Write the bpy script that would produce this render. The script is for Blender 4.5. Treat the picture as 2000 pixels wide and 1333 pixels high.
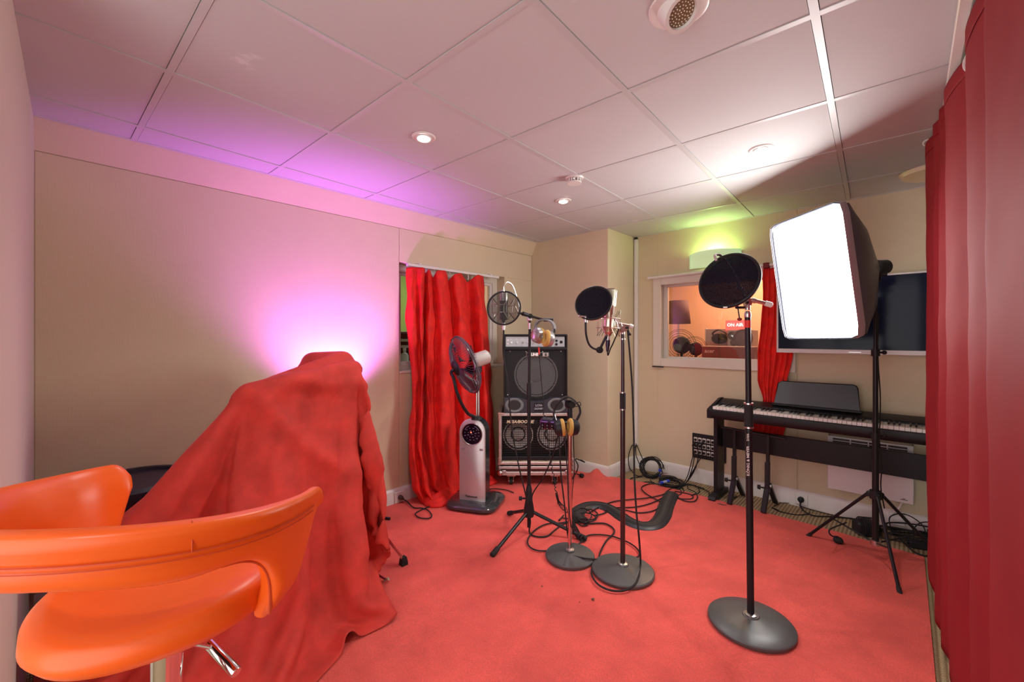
import bpy, math, random
import numpy as np
from mathutils import Vector, Matrix

random.seed(7)
for o in list(bpy.data.objects):
    bpy.data.objects.remove(o)
SC = bpy.context.scene
COL = SC.collection
PI = math.pi
V = Vector

# ------------------------------------------------------------------ camera
FPX, YAW, CYP, EYE, CEIL = 815.36, -0.7603, 657.6, 1.2707, 2.2312
cam_d = bpy.data.cameras.new('camera')
cam_d.sensor_width = 36.0
cam_d.lens = FPX / 2000 * 36.0
cam_d.shift_y = (CYP - 666.5) / 2000
cam_d.clip_start = 0.02
cam = bpy.data.objects.new('camera', cam_d)
cam.location = (0, 0, EYE)
cam.rotation_euler = (PI / 2, 0, -YAW)
COL.objects.link(cam)
SC.camera = cam

# ------------------------------------------------------------------ world, exposure
W = bpy.data.worlds.new('world')
SC.world = W
W.use_nodes = True
W.node_tree.nodes['Background'].inputs[0].default_value = (1.0, 0.97, 0.95, 1)
W.node_tree.nodes['Background'].inputs[1].default_value = 2.2  # soft fill, reaches the room through the added rear opening
SC.view_settings.view_transform = 'Standard'
SC.view_settings.look = 'None'
SC.view_settings.gamma = 1.0
SC.view_settings.use_curve_mapping = False
SC.view_settings.exposure = 0.30

SOFTBOX_EMIT = 18.0
SPOT_W = 20.0
MAGENTA_W = 85.0
GREEN_W = 2.0
CONTROL_W = 45.0
GREENROOM_W = 22.0

# ------------------------------------------------------------------ survey helpers (metres from the camera's station)
FW = V((math.sin(YAW), math.cos(YAW), 0))
RT = V((math.cos(YAW), -math.sin(YAW), 0))
EYEP = V((0, 0, EYE))
def ray(px, py): return FW + RT * ((px - 1000) / FPX) + V((0, 0, (CYP - py) / FPX))
def fl(px, py, z=0.0):
    d = ray(px, py); return EYEP + d * ((z - EYE) / d.z)
def at(px, py, D): return EYEP + ray(px, py) * D
def wX(px, py, X):
    d = ray(px, py); return EYEP + d * (X / d.x)
def wY(px, py, Y):
    d = ray(px, py); return EYEP + d * (Y / d.y)

# ------------------------------------------------------------------ mesh builder
def catmull(P, n=8, closed=False):
    P = [V(p) for p in P]; out = []
    m = len(P); rng = range(m if closed else m - 1)
    for i in rng:
        p1, p2 = P[i], P[(i + 1) % m]
        p0 = P[(i - 1) % m] if (closed or i > 0) else p1 * 2 - p2
        p3 = P[(i + 2) % m] if (closed or i < m - 2) else p2 * 2 - p1
        for k in range(n):
            t = k / n
            out.append(0.5 * ((2 * p1) + (p2 - p0) * t + (2 * p0 - 5 * p1 + 4 * p2 - p3) * t * t + (3 * p1 - p0 - 3 * p2 + p3) * t ** 3))
    if not closed: out.append(P[-1].copy())
    return out

def frame_z(d):
    d = V(d).normalized()
    up = V((0, 0, 1)) if abs(d.z) < 0.95 else V((1, 0, 0))
    x = up.cross(d).normalized(); y = d.cross(x)
    return x, y, d
def axis_matrix(o, d):
    x, y, z = frame_z(d)
    M = Matrix((x, y, z)).transposed().to_4x4(); M.translation = V(o)
    return M
def TR(loc=(0, 0, 0), rx=0, ry=0, rz=0):
    return Matrix.Translation(V(loc)) @ Matrix.Rotation(rz, 4, 'Z') @ Matrix.Rotation(ry, 4, 'Y') @ Matrix.Rotation(rx, 4, 'X')

MW = {}
class MB:
    def __init__(s): s.v = []; s.f = []
    def add(s, vs, fs, M=None):
        b = len(s.v)
        s.v += [M @ V(p) for p in vs] if M is not None else [V(p) for p in vs]
        s.f += [tuple(b + i for i in f) for f in fs]
        return s
    def box(s, c, size, ch=0.0, M=None):
        hx, hy, hz = [q / 2 for q in size]; c = V(c)
        if ch <= 0:
            vs = [c + V((x * hx, y * hy, z * hz)) for x in (-1, 1) for y in (-1, 1) for z in (-1, 1)]
            fs = [(0, 1, 3, 2), (4, 6, 7, 5), (0, 4, 5, 1), (2, 3, 7, 6), (0, 2, 6, 4), (1, 5, 7, 3)]
            return s.add(vs, fs, M)
        ch = min(ch, hx * .98, hy * .98, hz * .98)
        vs = []; idx = {}
        for x in (-1, 1):
            for y in (-1, 1):
                for z in (-1, 1):
                    for a in range(3):
                        h = [hx - ch, hy - ch, hz - ch]; h[a] += ch
                        idx[(x, y, z, a)] = len(vs)
                        vs.append(c + V((x * h[0], y * h[1], z * h[2])))
        fs = []
        sg = (-1, 1)
        for a in range(3):
            b, d = [(1, 2), (0, 2), (0, 1)][a]
            for q in sg:
                k = []
                for (i, j) in ((-1, -1), (1, -1), (1, 1), (-1, 1)):
                    t = [0, 0, 0]; t[a] = q; t[b] = i; t[d] = j
                    k.append(idx[(t[0], t[1], t[2], a)])
                fs.append(tuple(k))
        for a in range(3):
            b, d = [(1, 2), (0, 2), (0, 1)][a]
            for i in sg:
                for j in sg:
                    k = []
                    for (e, ax) in ((-1, b), (1, b), (1, d), (-1, d)):
                        t = [0, 0, 0]; t[a] = e; t[b] = i; t[d] = j
                        k.append(idx[(t[0], t[1], t[2], ax)])
                    fs.append(tuple(k))
        for x in sg:
            for y in sg:
                for z in sg: fs.append(tuple(idx[(x, y, z, a)] for a in range(3)))
        return s.add(vs, fs, M)
    def span(s, a, b, ch=0.0, M=None):
        a, b = V(a), V(b)
        return s.box((a + b) / 2, [abs(q) for q in (b - a)], ch, M)
    def loft(s, rings, closed=True, caps=True):
        b = len(s.v); n = len(rings[0])
        for r in rings: s.v += [V(p) for p in r]
        for i in range(len(rings) - 1):
            for j in range(n if closed else n - 1):
                k = (j + 1) % n
                s.f.append((b + i * n + j, b + i * n + k, b + (i + 1) * n + k, b + (i + 1) * n + j))
        if caps and closed:
            s.f.append(tuple(b + j for j in range(n)))
            s.f.append(tuple(b + (len(rings) - 1) * n + j for j in range(n)))
        return s
    def tube(s, path, r, n=8, closed=False, caps=True, flat=None):
        P = [V(p) for p in path]; m = len(P)
        rr = r if isinstance(r, (list, tuple)) else [r] * m
        T = []
        for i in range(m):
            a = P[(i - 1) % m] if (closed or i > 0) else P[i]
            c = P[(i + 1) % m] if (closed or i < m - 1) else P[i]
            t = c - a
            T.append(t.normalized() if t.length > 1e-9 else V((0, 0, 1)))
        x, y, _ = frame_z(T[0]); rings = []
        for i in range(m):
            if i:
                x = x - T[i] * x.dot(T[i])
                x = x.normalized() if x.length > 1e-6 else frame_z(T[i])[0]
            y = T[i].cross(x)
            rings.append([P[i] + (x * math.cos(2 * PI * k / n) + y * math.sin(2 * PI * k / n)) * rr[i] for k in range(n)])
        if closed:
            rings.append(rings[0]); return s.loft(rings, True, False)
        return s.loft(rings, True, caps)
    def cyl(s, a, b, r, r2=None, n=16): return s.tube([a, b], [r, r if r2 is None else r2], n)
    def lathe(s, prof, n=24, M=None, caps=True):
        rings = []
        for r, z in prof:
            ring = [V((r * math.cos(2 * PI * k / n), r * math.sin(2 * PI * k / n), z)) for k in range(n)]
            rings.append([M @ p for p in ring] if M is not None else ring)
        return s.loft(rings, True, caps)
    def sphere(s, c, r, n=14, m=8, M=None):
        r = r if isinstance(r, (list, tuple)) else (r, r, r); c = V(c); rings = []
        for i in range(m + 1):
            a = -PI / 2 + PI * max(0.004, min(.996, i / m))
            ring = [c + V((r[0] * math.cos(a) * math.cos(2 * PI * k / n), r[1] * math.cos(a) * math.sin(2 * PI * k / n), r[2] * math.sin(a))) for k in range(n)]
            rings.append([M @ p for p in ring] if M is not None else ring)
        return s.loft(rings)
    def torus(s, c, d, R, r, n=32, m=8, sx=1.0, sy=1.0):
        x, y, z = frame_z(d); c = V(c)
        path = [c + x * (R * sx * math.cos(2 * PI * k / n)) + y * (R * sy * math.sin(2 * PI * k / n)) for k in range(n)]
        return s.tube(path, r, m, closed=True)
    def prism(s, outline, z0, z1, M=None):
        lo = [V((x, y, z0)) for x, y in outline]; hi = [V((x, y, z1)) for x, y in outline]
        if M is not None: lo = [M @ p for p in lo]; hi = [M @ p for p in hi]
        return s.loft([lo, hi])
    def disc(s, c, d, R, n=32):
        x, y, z = frame_z(d); c = V(c)
        return s.add([c + (x * math.cos(2 * PI * k / n) + y * math.sin(2 * PI * k / n)) * R for k in range(n)], [tuple(range(n))])
    def grid(s, rows, closed=False):
        return s.loft(rows, closed, False)
    def build(s, name, mat, parent=None, world=False, angle=35, kind=None, label=None):
        me = bpy.data.meshes.new(name)
        vs = s.v
        if world and parent is not None:
            Mi = MW[parent.name].inverted(); vs = [Mi @ p for p in vs]
        me.from_pydata([tuple(p) for p in vs], [], s.f)
        import bmesh
        bm = bmesh.new(); bm.from_mesh(me)
        bmesh.ops.recalc_face_normals(bm, faces=bm.faces)
        bm.to_mesh(me); bm.free()
        if angle:
            me.polygons.foreach_set('use_smooth', [True] * len(me.polygons))
            me.set_sharp_from_angle(angle=math.radians(angle))
        me.materials.append(mat)
        o = bpy.data.objects.new(name, me)
        COL.objects.link(o)
        if parent is not None:
            o.parent = parent; MW[o.name] = MW[parent.name].copy()
        else:
            MW[o.name] = Matrix.Identity(4)
        if kind: o['kind'] = kind
        if label: o['label'] = label
        return o

def tag(o, label, cat, group=None, kind=None):
    o['label'] = label; o['category'] = cat
    if group: o['group'] = group
    if kind: o['kind'] = kind
    return o
def thing(name, label, cat, loc=(0, 0, 0), rz=0.0, group=None):
    o = bpy.data.objects.new(name, None)
    o.empty_display_size = 0.05
    o.location = loc; o.rotation_euler = (0, 0, rz)
    COL.objects.link(o)
    MW[o.name] = Matrix.Translation(V(loc)) @ Matrix.Rotation(rz, 4, 'Z')
    return tag(o, label, cat, group)
def copy_part(o, parent, M=None, name=None):
    c = o.copy(); COL.objects.link(c); c.parent = parent
    if M is not None: c.matrix_local = M
    MW[c.name] = MW[parent.name].copy()
    return c
def text(body, size, mat, parent, M, name='lettering', extrude=0.0004, bold=0.0, align='LEFT', shear=0.0):
    cu = bpy.data.curves.new('txt', 'FONT'); cu.body = body; cu.size = size
    cu.extrude = extrude; cu.offset = bold; cu.align_x = align; cu.align_y = 'CENTER'; cu.shear = shear
    cu.resolution_u = 2
    t = bpy.data.objects.new('txt', cu); COL.objects.link(t)
    me = bpy.data.meshes.new_from_object(t)
    bpy.data.objects.remove(t); bpy.data.curves.remove(cu)
    me.name = name; me.materials.clear(); me.materials.append(mat)
    o = bpy.data.objects.new(name, me); COL.objects.link(o)
    o.parent = parent; MW[o.name] = MW[parent.name].copy()
    o.matrix_local = MW[parent.name].inverted() @ M if parent else M
    return o
def facing(o, right, up):                      # matrix of a plane: local x = right, y = up, z = outward normal
    r = V(right).normalized(); u = V(up).normalized(); n = r.cross(u)
    M = Matrix((r, u, n)).transposed().to_4x4(); M.translation = V(o)
    return M
def lamp(name, typ, loc, energy, color, size=0.05, aim=None, spot=None, blend=0.5, parent=None):
    d = bpy.data.lights.new(name, typ); d.energy = energy; d.color = color
    if typ in ('POINT', 'SPOT'): d.shadow_soft_size = size
    if typ == 'SPOT': d.spot_size = spot; d.spot_blend = blend
    if typ == 'AREA': d.size = size
    o = bpy.data.objects.new(name, d); COL.objects.link(o)
    M = Matrix.Translation(V(loc))
    if aim is not None:
        M = M @ V(aim).to_track_quat('-Z', 'Y').to_matrix().to_4x4()
    if parent is not None:
        o.parent = parent; o.matrix_local = MW[parent.name].inverted() @ M
    else: o.matrix_world = M
    return o

# ------------------------------------------------------------------ materials
MATS = {}
def mat(name, col, rough=0.5, metal=0.0, bump=None, var=None, sheen=0.0, coat=0.0, emit=None, spec=None, alpha=None, trans=None, coord='Object'):
    """bump=(scale,strength,distance) noise relief; var=(scale,amount,detail) mottled colour"""
    m = bpy.data.materials.new(name); m.use_nodes = True
    nt = m.node_tree; b = nt.nodes['Principled BSDF']
    b.inputs['Base Color'].default_value = (*col, 1)
    b.inputs['Roughness'].default_value = rough; b.inputs['Metallic'].default_value = metal
    if sheen: b.inputs['Sheen Weight'].default_value = sheen; b.inputs['Sheen Roughness'].default_value = 0.4; b.inputs['Sheen Tint'].default_value = (*[min(1, c * 1.3 + .1) for c in col], 1)
    if coat: b.inputs['Coat Weight'].default_value = coat; b.inputs['Coat Roughness'].default_value = 0.08
    if spec is not None: b.inputs['Specular IOR Level'].default_value = spec
    if alpha is not None: b.inputs['Alpha'].default_value = alpha
    if trans is not None: b.inputs['Transmission Weight'].default_value = trans
    if emit: b.inputs['Emission Color'].default_value = (*emit[0], 1); b.inputs['Emission Strength'].default_value = emit[1]
    if bump or var:
        tc = nt.nodes.new('ShaderNodeTexCoord'); src = tc.outputs[coord]
        if bump:
            n = nt.nodes.new('ShaderNodeTexNoise'); n.inputs['Scale'].default_value = bump[0]; n.inputs['Detail'].default_value = 3
            nt.links.new(src, n.inputs['Vector'])
            bp = nt.nodes.new('ShaderNodeBump'); bp.inputs['Strength'].default_value = bump[1]; bp.inputs['Distance'].default_value = bump[2]
            nt.links.new(n.outputs['Fac'], bp.inputs['Height']); nt.links.new(bp.outputs['Normal'], b.inputs['Normal'])
        if var:
            n2 = nt.nodes.new('ShaderNodeTexNoise'); n2.inputs['Scale'].default_value = var[0]; n2.inputs['Detail'].default_value = var[2]; n2.inputs['Roughness'].default_value = 0.62
            nt.links.new(src, n2.inputs['Vector'])
            rp = nt.nodes.new('ShaderNodeValToRGB')
            rp.color_ramp.elements[0].position = 0.3; rp.color_ramp.elements[1].position = 0.7
            a = var[1]
            rp.color_ramp.elements[0].color = (*[c * (1 - a) for c in col], 1)
            rp.color_ramp.elements[1].color = (*[min(1, c * (1 + a)) for c in col], 1)
            nt.links.new(n2.outputs['Fac'], rp.inputs['Fac']); nt.links.new(rp.outputs['Color'], b.inputs['Base Color'])
    MATS[name] = m
    return m

def fabric_wall(name, col):
    m = mat(name, col, 0.9, var=(1.2, 0.05, 4), sheen=0.1)
    nt = m.node_tree; b = nt.nodes['Principled BSDF']
    tc = nt.nodes.new('ShaderNodeTexCoord')
    h = []
    for k, sc in enumerate(((900, 900, 60), (60, 60, 900))):
        mp = nt.nodes.new('ShaderNodeMapping'); mp.inputs['Scale'].default_value = sc
        nt.links.new(tc.outputs['Object'], mp.inputs['Vector'])
        n = nt.nodes.new('ShaderNodeTexNoise'); n.inputs['Scale'].default_value = 0.35; n.inputs['Detail'].default_value = 2
        nt.links.new(mp.outputs['Vector'], n.inputs['Vector']); h.append(n)
    ad = nt.nodes.new('ShaderNodeMath'); ad.operation = 'ADD'
    nt.links.new(h[0].outputs['Fac'], ad.inputs[0]); nt.links.new(h[1].outputs['Fac'], ad.inputs[1])
    bp = nt.nodes.new('ShaderNodeBump'); bp.inputs['Strength'].default_value = 0.35; bp.inputs['Distance'].default_value = 0.0015
    nt.links.new(ad.outputs[0], bp.inputs['Height']); nt.links.new(bp.outputs['Normal'], b.inputs['Normal'])
    return m

M_WALL = fabric_wall('beige_wall_fabric', (0.67, 0.575, 0.395))
M_WALLC = mat('cream_plain_wall', (0.62, 0.56, 0.47), 0.85, bump=(300, .15, .001))
M_TILE = mat('white_ceiling_board', (0.59, 0.60, 0.60), 0.75, bump=(420, .12, .0006), var=(1.1, .03, 5))
def repaired(m):                                  # pale filler smears on the ceiling boards
    nt = m.node_tree; b = nt.nodes['Principled BSDF']; src = b.inputs['Base Color'].links[0].from_socket
    tc = nt.nodes.new('ShaderNodeTexCoord'); n = nt.nodes.new('ShaderNodeTexNoise'); n.inputs['Scale'].default_value = 4.2; n.inputs['Detail'].default_value = 7; n.inputs['Roughness'].default_value = .6
    nt.links.new(tc.outputs['Object'], n.inputs['Vector'])
    mr = nt.nodes.new('ShaderNodeMapRange'); mr.inputs['From Min'].default_value = .69; mr.inputs['From Max'].default_value = .73; mr.inputs['To Max'].default_value = .5
    nt.links.new(n.outputs['Fac'], mr.inputs['Value'])
    mx = nt.nodes.new('ShaderNodeMix'); mx.data_type = 'RGBA'; mx.inputs[7].default_value = (.85, .85, .84, 1)
    nt.links.new(mr.outputs[0], mx.inputs[0]); nt.links.new(src, mx.inputs[6]); nt.links.new(mx.outputs[2], b.inputs['Base Color'])
repaired(M_TILE)
M_BAR = mat('white_grid_metal', (0.58, 0.585, 0.585), 0.4)
M_WHITE = mat('white_paint', (0.78, 0.75, 0.71), 0.4)
M_CREAM = mat('cream_window_paint', (0.72, 0.68, 0.58), 0.35)
M_PLASTW = mat('white_plastic', (0.78, 0.76, 0.73), 0.3)
M_VELVET = mat('bright_red_velvet', (0.72, 0.012, 0.006), 0.75, var=(14, .22, 6), bump=(60, .2, .004), sheen=0.3)
M_SATIN = mat('crimson_curtain_satin', (0.30, 0.022, 0.029), 0.75, var=(3, .06, 3), bump=(700, .1, .0005), spec=.12)
M_SUEDE = mat('red_suede_cover', (0.53, 0.034, 0.022), 0.8, var=(9, .22, 9), bump=(40, .18, .004), sheen=0.3)
M_RUG = mat('red_rug_pile', (0.86, 0.120, 0.095), 0.95, var=(3.6, .20, 12), bump=(380, .9, .006), sheen=0.3)
def rug_fibre(m):
    nt = m.node_tree; b = nt.nodes['Principled BSDF']; link = b.inputs['Base Color'].links[0]; src = link.from_socket
    tc = nt.nodes.new('ShaderNodeTexCoord'); n = nt.nodes.new('ShaderNodeTexNoise'); n.inputs['Scale'].default_value = 160; n.inputs['Detail'].default_value = 6; n.inputs['Roughness'].default_value = .75
    nt.links.new(tc.outputs['Object'], n.inputs['Vector'])
    mr = nt.nodes.new('ShaderNodeMapRange'); mr.inputs['From Min'].default_value = .3; mr.inputs['From Max'].default_value = .7; mr.inputs['To Min'].default_value = .80; mr.inputs['To Max'].default_value = 1.2
    nt.links.new(n.outputs['Fac'], mr.inputs['Value'])
    mx = nt.nodes.new('ShaderNodeMix'); mx.data_type = 'RGBA'; mx.blend_type = 'MULTIPLY'; mx.inputs[0].default_value = 1
    nt.links.new(src, mx.inputs[6]); nt.links.new(mr.outputs[0], mx.inputs[7]); nt.links.new(mx.outputs[2], b.inputs['Base Color'])
rug_fibre(M_RUG)
M_ORANGE = mat('orange_leatherette', (0.86, 0.115, 0.008), 0.36, bump=(650, .12, .0006), var=(5, .05, 3))
M_STITCH = mat('dark_orange_stitching', (0.55, 0.06, 0.01), 0.6)
M_CHROME = mat('chrome', (0.78, 0.77, 0.76), 0.1, 1.0)
M_SILVER = mat('brushed_silver', (0.62, 0.60, 0.58), 0.32, 1.0)
M_NICKEL = mat('satin_nickel', (0.70, 0.64, 0.54), 0.3, 1.0)
M_ALU = mat('aluminium_profile', (0.62, 0.58, 0.55), 0.45, 0.8, var=(30, .15, 4))
M_BLKMET = mat('black_enamelled_steel', (0.016, 0.014, 0.016), 0.3, 0.0, spec=.25)
M_BLK = mat('black_plastic', (0.018, 0.017, 0.02), 0.42, spec=.25)
M_RUBBER = mat('black_rubber', (0.022, 0.02, 0.021), 0.7, spec=.25)
M_CAST = mat('grey_cast_iron', (0.095, 0.10, 0.10), 0.4, 0.3, bump=(160, .15, .0008), var=(9, .12, 5))
M_TOLEX = mat('black_tolex', (0.017, 0.017, 0.02), 0.5, bump=(500, .4, .0015), spec=.25)
M_CLOTHB = mat('black_mesh_fabric', (0.012, 0.011, 0.016), 0.8, bump=(900, .4, .001))
M_GOLD = mat('gold_velour_pad', (0.52, 0.31, 0.08), 0.85, bump=(220, .5, .002), sheen=.3)
M_REDTAPE = mat('red_tape', (0.75, 0.03, 0.02), 0.5)
M_BLUE = mat('blue_cable_tag', (0.02, 0.06, 0.62), 0.4)
M_PURPLE = mat('purple_violet_plastic', (0.014, 0.006, 0.026), 0.25)
M_KEYW = mat('ivory_white_key', (0.80, 0.77, 0.72), 0.22)
M_KEYB = mat('black_key', (0.012, 0.012, 0.013), 0.3)
M_PIANO = mat('black_piano_case', (0.014, 0.012, 0.015), 0.4, bump=(300, .1, .0006), spec=.25)
M_GREYREST = mat('dark_grey_music_rest', (0.085, 0.10, 0.11), 0.3)
M_SCREEN = mat('dark_screen_glass', (0.007, 0.010, 0.030), 0.12, spec=.14)
M_WHITEP = mat('white_print', (0.85, 0.83, 0.8), 0.5)
M_CREAMP = mat('cream_print', (0.85, 0.76, 0.52), 0.5)
M_BLACKP = mat('black_print', (0.02, 0.02, 0.02), 0.5)
M_CONE = mat('grey_paper_cone', (0.34, 0.36, 0.36), 0.7)
M_CONEW = mat('pale_speaker_cone', (0.62, 0.60, 0.55), 0.6, var=(30, .3, 4))
M_NAVY = mat('dark_navy_vinyl', (0.022, 0.018, 0.034), 0.45, bump=(300, .2, .001))
M_SKIRT = mat('white_baseboard', (0.74, 0.71, 0.68), 0.35)
M_COFFEE = mat('dark_wood_floor_block', (0.10, 0.06, 0.03), 0.6)

def glassmat(name, tint=(1, 1, 1), refl=0.12):
    m = bpy.data.materials.new(name); m.use_nodes = True; nt = m.node_tree
    nt.nodes.remove(nt.nodes['Principled BSDF'])
    out = nt.nodes['Material Output']
    t = nt.nodes.new('ShaderNodeBsdfTransparent'); t.inputs[0].default_value = (*tint, 1)
    g = nt.nodes.new('ShaderNodeBsdfGlossy'); g.inputs['Roughness'].default_value = 0.02
    lw = nt.nodes.new('ShaderNodeLayerWeight'); lw.inputs['Blend'].default_value = 0.25
    mm = nt.nodes.new('ShaderNodeMath'); mm.operation = 'MULTIPLY_ADD'; mm.inputs[1].default_value = 2.2; mm.inputs[2].default_value = refl * 0.5
    nt.links.new(lw.outputs['Fresnel'], mm.inputs[0])
    mx = nt.nodes.new('ShaderNodeMixShader')
    nt.links.new(mm.outputs[0], mx.inputs[0]); nt.links.new(t.outputs[0], mx.inputs[1]); nt.links.new(g.outputs[0], mx.inputs[2])
    nt.links.new(mx.outputs[0], out.inputs[0])
    return m
M_GLASS = glassmat('window_glass', (0.94, 0.97, 0.95), 0.07)
M_VIOLET = glassmat('violet_tinted_plastic', (0.55, 0.28, 0.62), 0.25)

def meshy(name, col, open_frac, rough=0.7, metal=0.0):
    """gauze or perforated sheet: part of the area is hole"""
    m = bpy.data.materials.new(name); m.use_nodes = True; nt = m.node_tree
    b = nt.nodes['Principled BSDF']; out = nt.nodes['Material Output']
    b.inputs['Base Color'].default_value = (*col, 1); b.inputs['Roughness'].default_value = rough; b.inputs['Metallic'].default_value = metal; b.inputs['Specular IOR Level'].default_value = .2
    t = nt.nodes.new('ShaderNodeBsdfTransparent')
    n = nt.nodes.new('ShaderNodeTexNoise'); n.inputs['Scale'].default_value = 320; n.inputs['Detail'].default_value = 2
    tc = nt.nodes.new('ShaderNodeTexCoord'); nt.links.new(tc.outputs['Object'], n.inputs['Vector'])
    mr = nt.nodes.new('ShaderNodeMapRange'); mr.inputs['From Min'].default_value = 0.3; mr.inputs['From Max'].default_value = 0.7
    mr.inputs['To Min'].default_value = max(0, open_frac - .1); mr.inputs['To Max'].default_value = open_frac + .1
    nt.links.new(n.outputs['Fac'], mr.inputs['Value'])
    mx = nt.nodes.new('ShaderNodeMixShader')
    nt.links.new(mr.outputs[0], mx.inputs[0]); nt.links.new(b.outputs[0], mx.inputs[1]); nt.links.new(t.outputs[0], mx.inputs[2])
    nt.links.new(mx.outputs[0], out.inputs[0])
    return m
M_GAUZE = meshy('black_nylon_gauze', (0.006, 0.005, 0.013), 0.06, .9)
M_GAUZE2 = meshy('thin_black_gauze', (0.05, 0.05, 0.05), 0.62)

def perforated(name, col, pitch, hole):
    m = bpy.data.materials.new(name); m.use_nodes = True; nt = m.node_tree
    b = nt.nodes['Principled BSDF']; out = nt.nodes['Material Output']
    b.inputs['Base Color'].default_value = (*col, 1); b.inputs['Roughness'].default_value = .45
    tc = nt.nodes.new('ShaderNodeTexCoord'); mp = nt.nodes.new('ShaderNodeMapping')
    mp.inputs['Rotation'].default_value = (0, PI / 4, 0); mp.inputs['Scale'].default_value = (1 / pitch,) * 3
    nt.links.new(tc.outputs['Object'], mp.inputs['Vector'])
    vo = nt.nodes.new('ShaderNodeVectorMath'); vo.operation = 'FRACTION'
    nt.links.new(mp.outputs['Vector'], vo.inputs[0])
    sub = nt.nodes.new('ShaderNodeVectorMath'); sub.operation = 'SUBTRACT'; sub.inputs[1].default_value = (.5, .5, .5)
    nt.links.new(vo.outputs[0], sub.inputs[0])
    mul = nt.nodes.new('ShaderNodeVectorMath'); mul.operation = 'MULTIPLY'; mul.inputs[1].default_value = (1, 0, 1)
    nt.links.new(sub.outputs[0], mul.inputs[0])
    ln = nt.nodes.new('ShaderNodeVectorMath'); ln.operation = 'LENGTH'; nt.links.new(mul.outputs[0], ln.inputs[0])
    lt = nt.nodes.new('ShaderNodeMath'); lt.operation = 'LESS_THAN'; lt.inputs[1].default_value = hole
    nt.links.new(ln.outputs['Value'], lt.inputs[0])
    t = nt.nodes.new('ShaderNodeBsdfTransparent'); mx = nt.nodes.new('ShaderNodeMixShader')
    nt.links.new(lt.outputs[0], mx.inputs[0]); nt.links.new(b.outputs[0], mx.inputs[1]); nt.links.new(t.outputs[0], mx.inputs[2])
    nt.links.new(mx.outputs[0], out.inputs[0])
    return m
M_PERF = perforated('perforated_black_steel', (0.022, 0.022, 0.025), 0.0085, 0.42)

def emitter(name, col, strength):
    m = bpy.data.materials.new(name); m.use_nodes = True; nt = m.node_tree
    b = nt.nodes['Principled BSDF']; b.inputs['Base Color'].default_value = (*col, 1)
    b.inputs['Emission Color'].default_value = (*col, 1); b.inputs['Emission Strength'].default_value = strength
    return m

def sisal():
    m = mat('sisal_weave', (0.42, 0.30, 0.17), 0.9); nt = m.node_tree; b = nt.nodes['Principled BSDF']
    tc = nt.nodes.new('ShaderNodeTexCoord')
    w = []
    for sc, ax in ((15, 'X'), (34, 'Y')):
        k = nt.nodes.new('ShaderNodeTexWave'); k.bands_direction = ax; k.inputs['Scale'].default_value = sc
        k.inputs['Distortion'].default_value = 0.6; k.inputs['Detail'].default_value = 1.5; k.inputs['Detail Scale'].default_value = 6
        nt.links.new(tc.outputs['Object'], k.inputs['Vector']); w.append(k)
    mul = nt.nodes.new('ShaderNodeMath'); mul.operation = 'MULTIPLY'
    nt.links.new(w[0].outputs['Fac'], mul.inputs[0]); nt.links.new(w[1].outputs['Fac'], mul.inputs[1])
    rp = nt.nodes.new('ShaderNodeValToRGB')
    rp.color_ramp.elements[0].color = (0.20, 0.12, 0.055, 1); rp.color_ramp.elements[1].color = (0.62, 0.47, 0.27, 1); rp.color_ramp.elements[1].position = .55
    nt.links.new(mul.outputs[0], rp.inputs['Fac']); nt.links.new(rp.outputs['Color'], b.inputs['Base Color'])
    bp = nt.nodes.new('ShaderNodeBump'); bp.inputs['Strength'].default_value = .8; bp.inputs['Distance'].default_value = .006
    nt.links.new(mul.outputs[0], bp.inputs['Height']); nt.links.new(bp.outputs['Normal'], b.inputs['Normal'])
    return m
M_SISAL = sisal()
# ================================================================== STRUCTURE
XA, YE, YB, XP, YC, XJ, XR, YR = -2.82, 3.262, 3.755, -1.93, -0.119, -1.54, 1.2, -1.1
ZT = 2.42
def struct(o): o['kind'] = 'structure'; return o

b = MB(); b.span((-2.98, YR - .1, -0.1), (XR + .1, YB + .17, 0.0))
struct(b.build('floor', M_SISAL, angle=0))

# --- walls: solid backing, fabric panels proud of it
def wall_with_hole(axis, c0, c1, a0, a1, z0, z1, hole):
    """axis 'X': wall lies in X range c0..c1 and runs along Y a0..a1"""
    b = MB()
    h0, h1, hz0, hz1 = hole
    def bx(u0, u1, w0, w1):
        if axis == 'X': b.span((c0, u0, w0), (c1, u1, w1))
        else: b.span((u0, c0, w0), (u1, c1, w1))
    bx(a0, h0, z0, z1); bx(h1, a1, z0, z1); bx(h0, h1, z0, hz0); bx(h0, h1, hz1, z1)
    return b
W1 = (1.717, 2.862, 0.985, 1.842)          # window in the left wall: Y range, z range
W2 = (-1.70, -0.65, 1.03, 1.785)           # window in the back wall: X range, z range
wl = struct(wall_with_hole('X', -2.98, XA - .006, YC - .1, YE + .2, 0, ZT, W1).build('wall_left', M_WALL, angle=0))
g = 0.0015
def panel(parent, a, c, ch=.0025): return MB().span(a, c, ch).build('wall_panel', M_WALL, parent)
panel(wl, (XA - .006, YC, .0), (XA, W1[0] - g, 2.10 - g))
panel(wl, (XA - .006, W1[0] + g, W1[3]), (XA, YE, 2.10 - g))
panel(wl, (XA - .006, W1[0] + g, 0), (XA, YE, W1[2]))
panel(wl, (XA - .006, W1[1], W1[2]), (XA, YE, W1[3]))
b = MB()
prof = [(-2.826, 2.10), (XA, 2.10 + g), (-2.75, CEIL + .002), (-2.826, CEIL + .002)]
b.loft([[V((x, YC, z)) for x, z in prof], [V((x, YE, z)) for x, z in prof]])
b.build('wall_panel', M_WALL, wl)

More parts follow.
